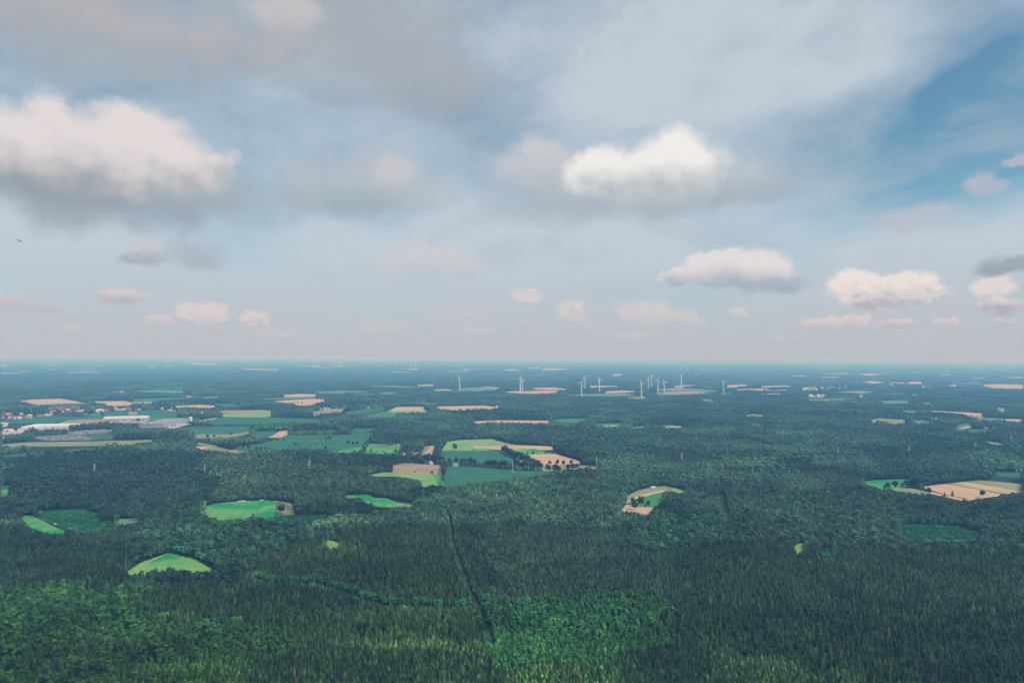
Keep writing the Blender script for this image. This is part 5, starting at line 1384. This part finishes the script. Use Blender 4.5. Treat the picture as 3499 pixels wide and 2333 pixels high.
def inside(p, poly):
    x, y = p; c = False
    for (x0, y0), (x1, y1) in zip(poly, poly[1:] + poly[:1]):
        if (y0 > y) != (y1 > y) and x < x0 + (y - y0) * (x1 - x0) / (y1 - y0): c = not c
    return c
spots = []
for li, lot in enumerate((LOT1, LOT2)):
    g_ = np.array([unpx(*q)[:2] for q in lot]); c0 = g_.mean(0); a = R(8 if li == 0 else 4); ex, ey = np.array([math.cos(a), math.sin(a)]), np.array([-math.sin(a), math.cos(a)])
    for j in range(-26, 27):
        for i in range(-75, 76):
            q = c0 + ex * i * 3.1 + ey * (j // 2 * 15.5 + (j % 2) * 5.2)
            X_, Y_, _ = proj((q[0], q[1], 0))
            if inside((X_, Y_), lot) and rnd.random() < .8: spots.append((q, li, a))
rnd.shuffle(spots)
PAL = [(.72, .72, .72)] * 6 + [(.38, .40, .42)] * 4 + [(.06, .065, .075)] * 5 + [(.12, .16, .26)] * 2 + [(.35, .05, .05), (.55, .50, .42)]
def car_at(q, a, li):
    o = bpy.data.objects.new('parked_car', None); COL.objects.link(o); o.location = (q[0], q[1], .45); o.rotation_euler = (0, 0, a + math.pi / 2 + rnd.choice([0, math.pi]) + rnd.uniform(-.04, .04)); o.empty_display_size = .5
    c = rnd.choice(PAL); col = (*c, 1)
    part('body', CB, o, col); part('cabin_glass', CG, o); part('car_roof', CR, o, col)
    shade = 'white' if c[0] > .6 else 'black' if c[0] < .08 else 'blue' if c[2] > c[0] * 1.8 else 'red' if c[0] > c[1] * 3 else 'grey' if abs(c[0] - c[2]) < .06 else 'beige'
    w = 'in the upper car park before the woods' if li == 0 else 'in the lower car park beside the olive strip'
    tag(o, 'small %s car parked %s' % (shade, w), 'car', '%s cars %s' % (shade, w))
for (q, li, a) in spots[:280]: car_at(q, a, li)
mm = MB()
for (q, li, a) in spots[280:2600]:
    c, s = math.cos(a + math.pi / 2), math.sin(a + math.pi / 2)
    for (l, w, z0, z1, off) in ((2.15, .85, .8, 1.45, 0), (.95, .7, 1.45, 1.9, .3)):
        vs = [(q[0] + (x * l + off) * c - y * w * s, q[1] + (x * l + off) * s + y * w * c, z) for z in (z0, z1) for x, y in ((-1, -1), (1, -1), (1, 1), (-1, 1))]
        mm.add(vs, [(4, 5, 6, 7), (0, 1, 5, 4), (1, 2, 6, 5), (2, 3, 7, 6), (3, 0, 4, 7)])
if mm.v:
    mt, b, p_ = newmat('mixed_car_paint'); g = b.n('ShaderNodeNewGeometry'); b.put(p_.inputs['Base Color'], b.mix(b.m('GREATER_THAN', g.outputs['Random Per Island'], .55), (.08, .085, .10), (.62, .62, .63))); p_.inputs['Roughness'].default_value = .4
    o = bpy.data.objects.new('parked_cars', mm.mesh('parked_cars', mt)); COL.objects.link(o); tag(o, 'the remaining cars filling both crowded car parks', 'cars', kind='stuff')
# trucks in the works yards
for i, (c, x, y, rz, lb) in enumerate([(15, 1545, 533, .7, 'white box truck beside the blue-grey hall wall'), (15, 1600, 492, .7, 'white box truck farther along the blue-grey hall'), (15, 1740, 490, .6, 'white box truck by the yard trees right of the blue-grey hall'), (15, 1690, 470, .6, 'white box truck last in the blue-grey hall yard'),
                                      (15, 225, 402, .1, 'white box truck left before the beige warehouse'), (15, 420, 412, .1, 'white box truck second before the beige warehouse'), (15, 600, 402, .05, 'white box truck third before the beige warehouse'), (15, 1005, 408, .02, 'white trailer truck at the right end of the beige warehouse'), (15, 415, 494, 0, 'white box truck alone under the beige warehouse trees'), (3, 1393, 1279, .5, 'white trailer on the back edge of the wheat clearing')]):
    p = unpx(*cp(c, x, y)); o = empty('box_truck', (p[0], p[1], .5), rz, 1.4)
    m = MB(); m.box(-5.5, 2.2, -1.25, 1.25, 1.0, 3.9); part('cargo_box', m.mesh('cargo_box', M_WHITE), o)
    m = MB(); m.add([(2.4, -1.2, .6), (4.6, -1.2, .6), (4.6, 1.2, .6), (2.4, 1.2, .6), (2.4, -1.2, 3.0), (4.2, -1.2, 3.0), (4.2, 1.2, 3.0), (2.4, 1.2, 3.0)], [(3, 2, 1, 0), (4, 5, 6, 7), (0, 1, 5, 4), (1, 2, 6, 5), (2, 3, 7, 6), (3, 0, 4, 7)]); part('cab', m.mesh('cab', M_WHITE), o)
    m = MB(); m.box(-5.3, 4.2, -.5, .5, .6, .98); part('chassis', m.mesh('chassis', M_TYRE), o)
    for xx in (-4.2, -3.0, 3.4):
        for s in (-1.05, 1.05): part('wheel', CW, o, loc=(xx, s, 0), sc=(1.5, 1.8, 1.5))
    tag(o, lb, 'truck'); keep_clear(p[0], p[1], 8)
# white wrapped bales on the meadow edges
m = MB(); n = 14; m.add([(s, .65 * math.cos(2 * math.pi * i / n), .65 + .65 * math.sin(2 * math.pi * i / n)) for s in (-.62, .62) for i in range(n)], [tuple(range(n - 1, -1, -1)), tuple(range(n, 2 * n))] + [(i, (i + 1) % n, (i + 1) % n + n, i + n) for i in range(n)])
BALE = m.mesh('silage_bale', plain('bale_wrap', (.80, .80, .78), .35, .5), False)
for (c, a, b, k, lb) in [(1, (2125, 1397), (2190, 1391), 16, 'white wrapped bale in the long row on the emerald meadow edge'), (1, (2320, 1387), (2352, 1385), 8, 'white wrapped bale in the short row on the emerald meadow edge'), (5, (268, 160), (282, 164), 4, 'white bale at the top of the narrow meadow strip'), (5, (460, 226), (474, 230), 3, 'white bale midway along the narrow meadow strip'), (5, (584, 266), (598, 270), 3, 'white bale below the narrow meadow strip')]:
    A_, B_ = unpx(*cp(c, *a)), unpx(*cp(c, *b))
    for i in range(k):
        p = A_ + (B_ - A_) * (i + .5) / k
        o = bpy.data.objects.new('silage_bale', BALE); COL.objects.link(o); o.location = (p[0], p[1], .5); o.scale = (1.25,) * 3; o.rotation_euler = (0, 0, rnd.uniform(-.2, .2))
        tag(o, lb, 'bale', lb.replace('bale', 'bales'))

# ================================================================== the bird
d = px_dir(44.5, 552.5); p = EYE + d * 105.0
o = empty('bird', p, 0); o.rotation_euler = (R(8), R(32), R(20))
M_BIRD = plain('dark_plumage', (.03, .032, .036), .8, .1)
m = MB(); m.rings([((0, 0, -.30), .02, .01), ((0, 0, -.16), .07, .02), ((0, 0, -.05), .065, .055), ((0, 0, .08), .07, .06), ((0, 0, .17), .045, .04), ((0, 0, .22), .04, .038), ((0, 0, .27), .008, .008)], 8)
def wing(s):
    pts = [(0, .10, 0), (.18, .14, .05), (.42, .06, .04), (.50, -.02, .02), (.40, -.06, .03), (.16, -.07, .05), (0, -.07, 0)]
    vs = [(s * x, y, z + .012) for x, y, z in pts] + [(s * x, y, z - .004) for x, y, z in pts]; k = 7
    m.add([(x, z, y) for x, y, z in vs], [tuple(range(k)), tuple(range(2 * k - 1, k - 1, -1))] + [(i, i + k, (i + 1) % k + k, (i + 1) % k) for i in range(k)])
wing(1); wing(-1)
bo = bpy.data.objects.new('body', m.mesh('body', M_BIRD, False)); COL.objects.link(bo); bo.parent = o; bo.rotation_euler = (R(-90), 0, 0)
tag(o, 'small dark bird gliding in the sky at the left frame edge', 'bird')

# ================================================================== haze over the whole plain
m = MB(); m.box(-155000, 155000, -155000, 155000, -1.0, 340.0)
hm = bpy.data.materials.new('haze_air'); hm.use_nodes = True; nt = hm.node_tree; nt.nodes.clear()
ho = nt.nodes.new('ShaderNodeOutputMaterial'); pv = nt.nodes.new('ShaderNodeVolumePrincipled'); nt.links.new(pv.outputs[0], ho.inputs['Volume'])
pv.inputs['Color'].default_value = (.20, .54, 1.0, 1); pv.inputs['Absorption Color'].default_value = (1, 1, 1, 1)
pv.inputs['Density'].default_value = 1.15e-4; pv.inputs['Anisotropy'].default_value = 0.0
hz_o = bpy.data.objects.new('haze', m.mesh('haze', hm)); COL.objects.link(hz_o)
tag(hz_o, 'pale blue air lying over the whole plain', kind='stuff')
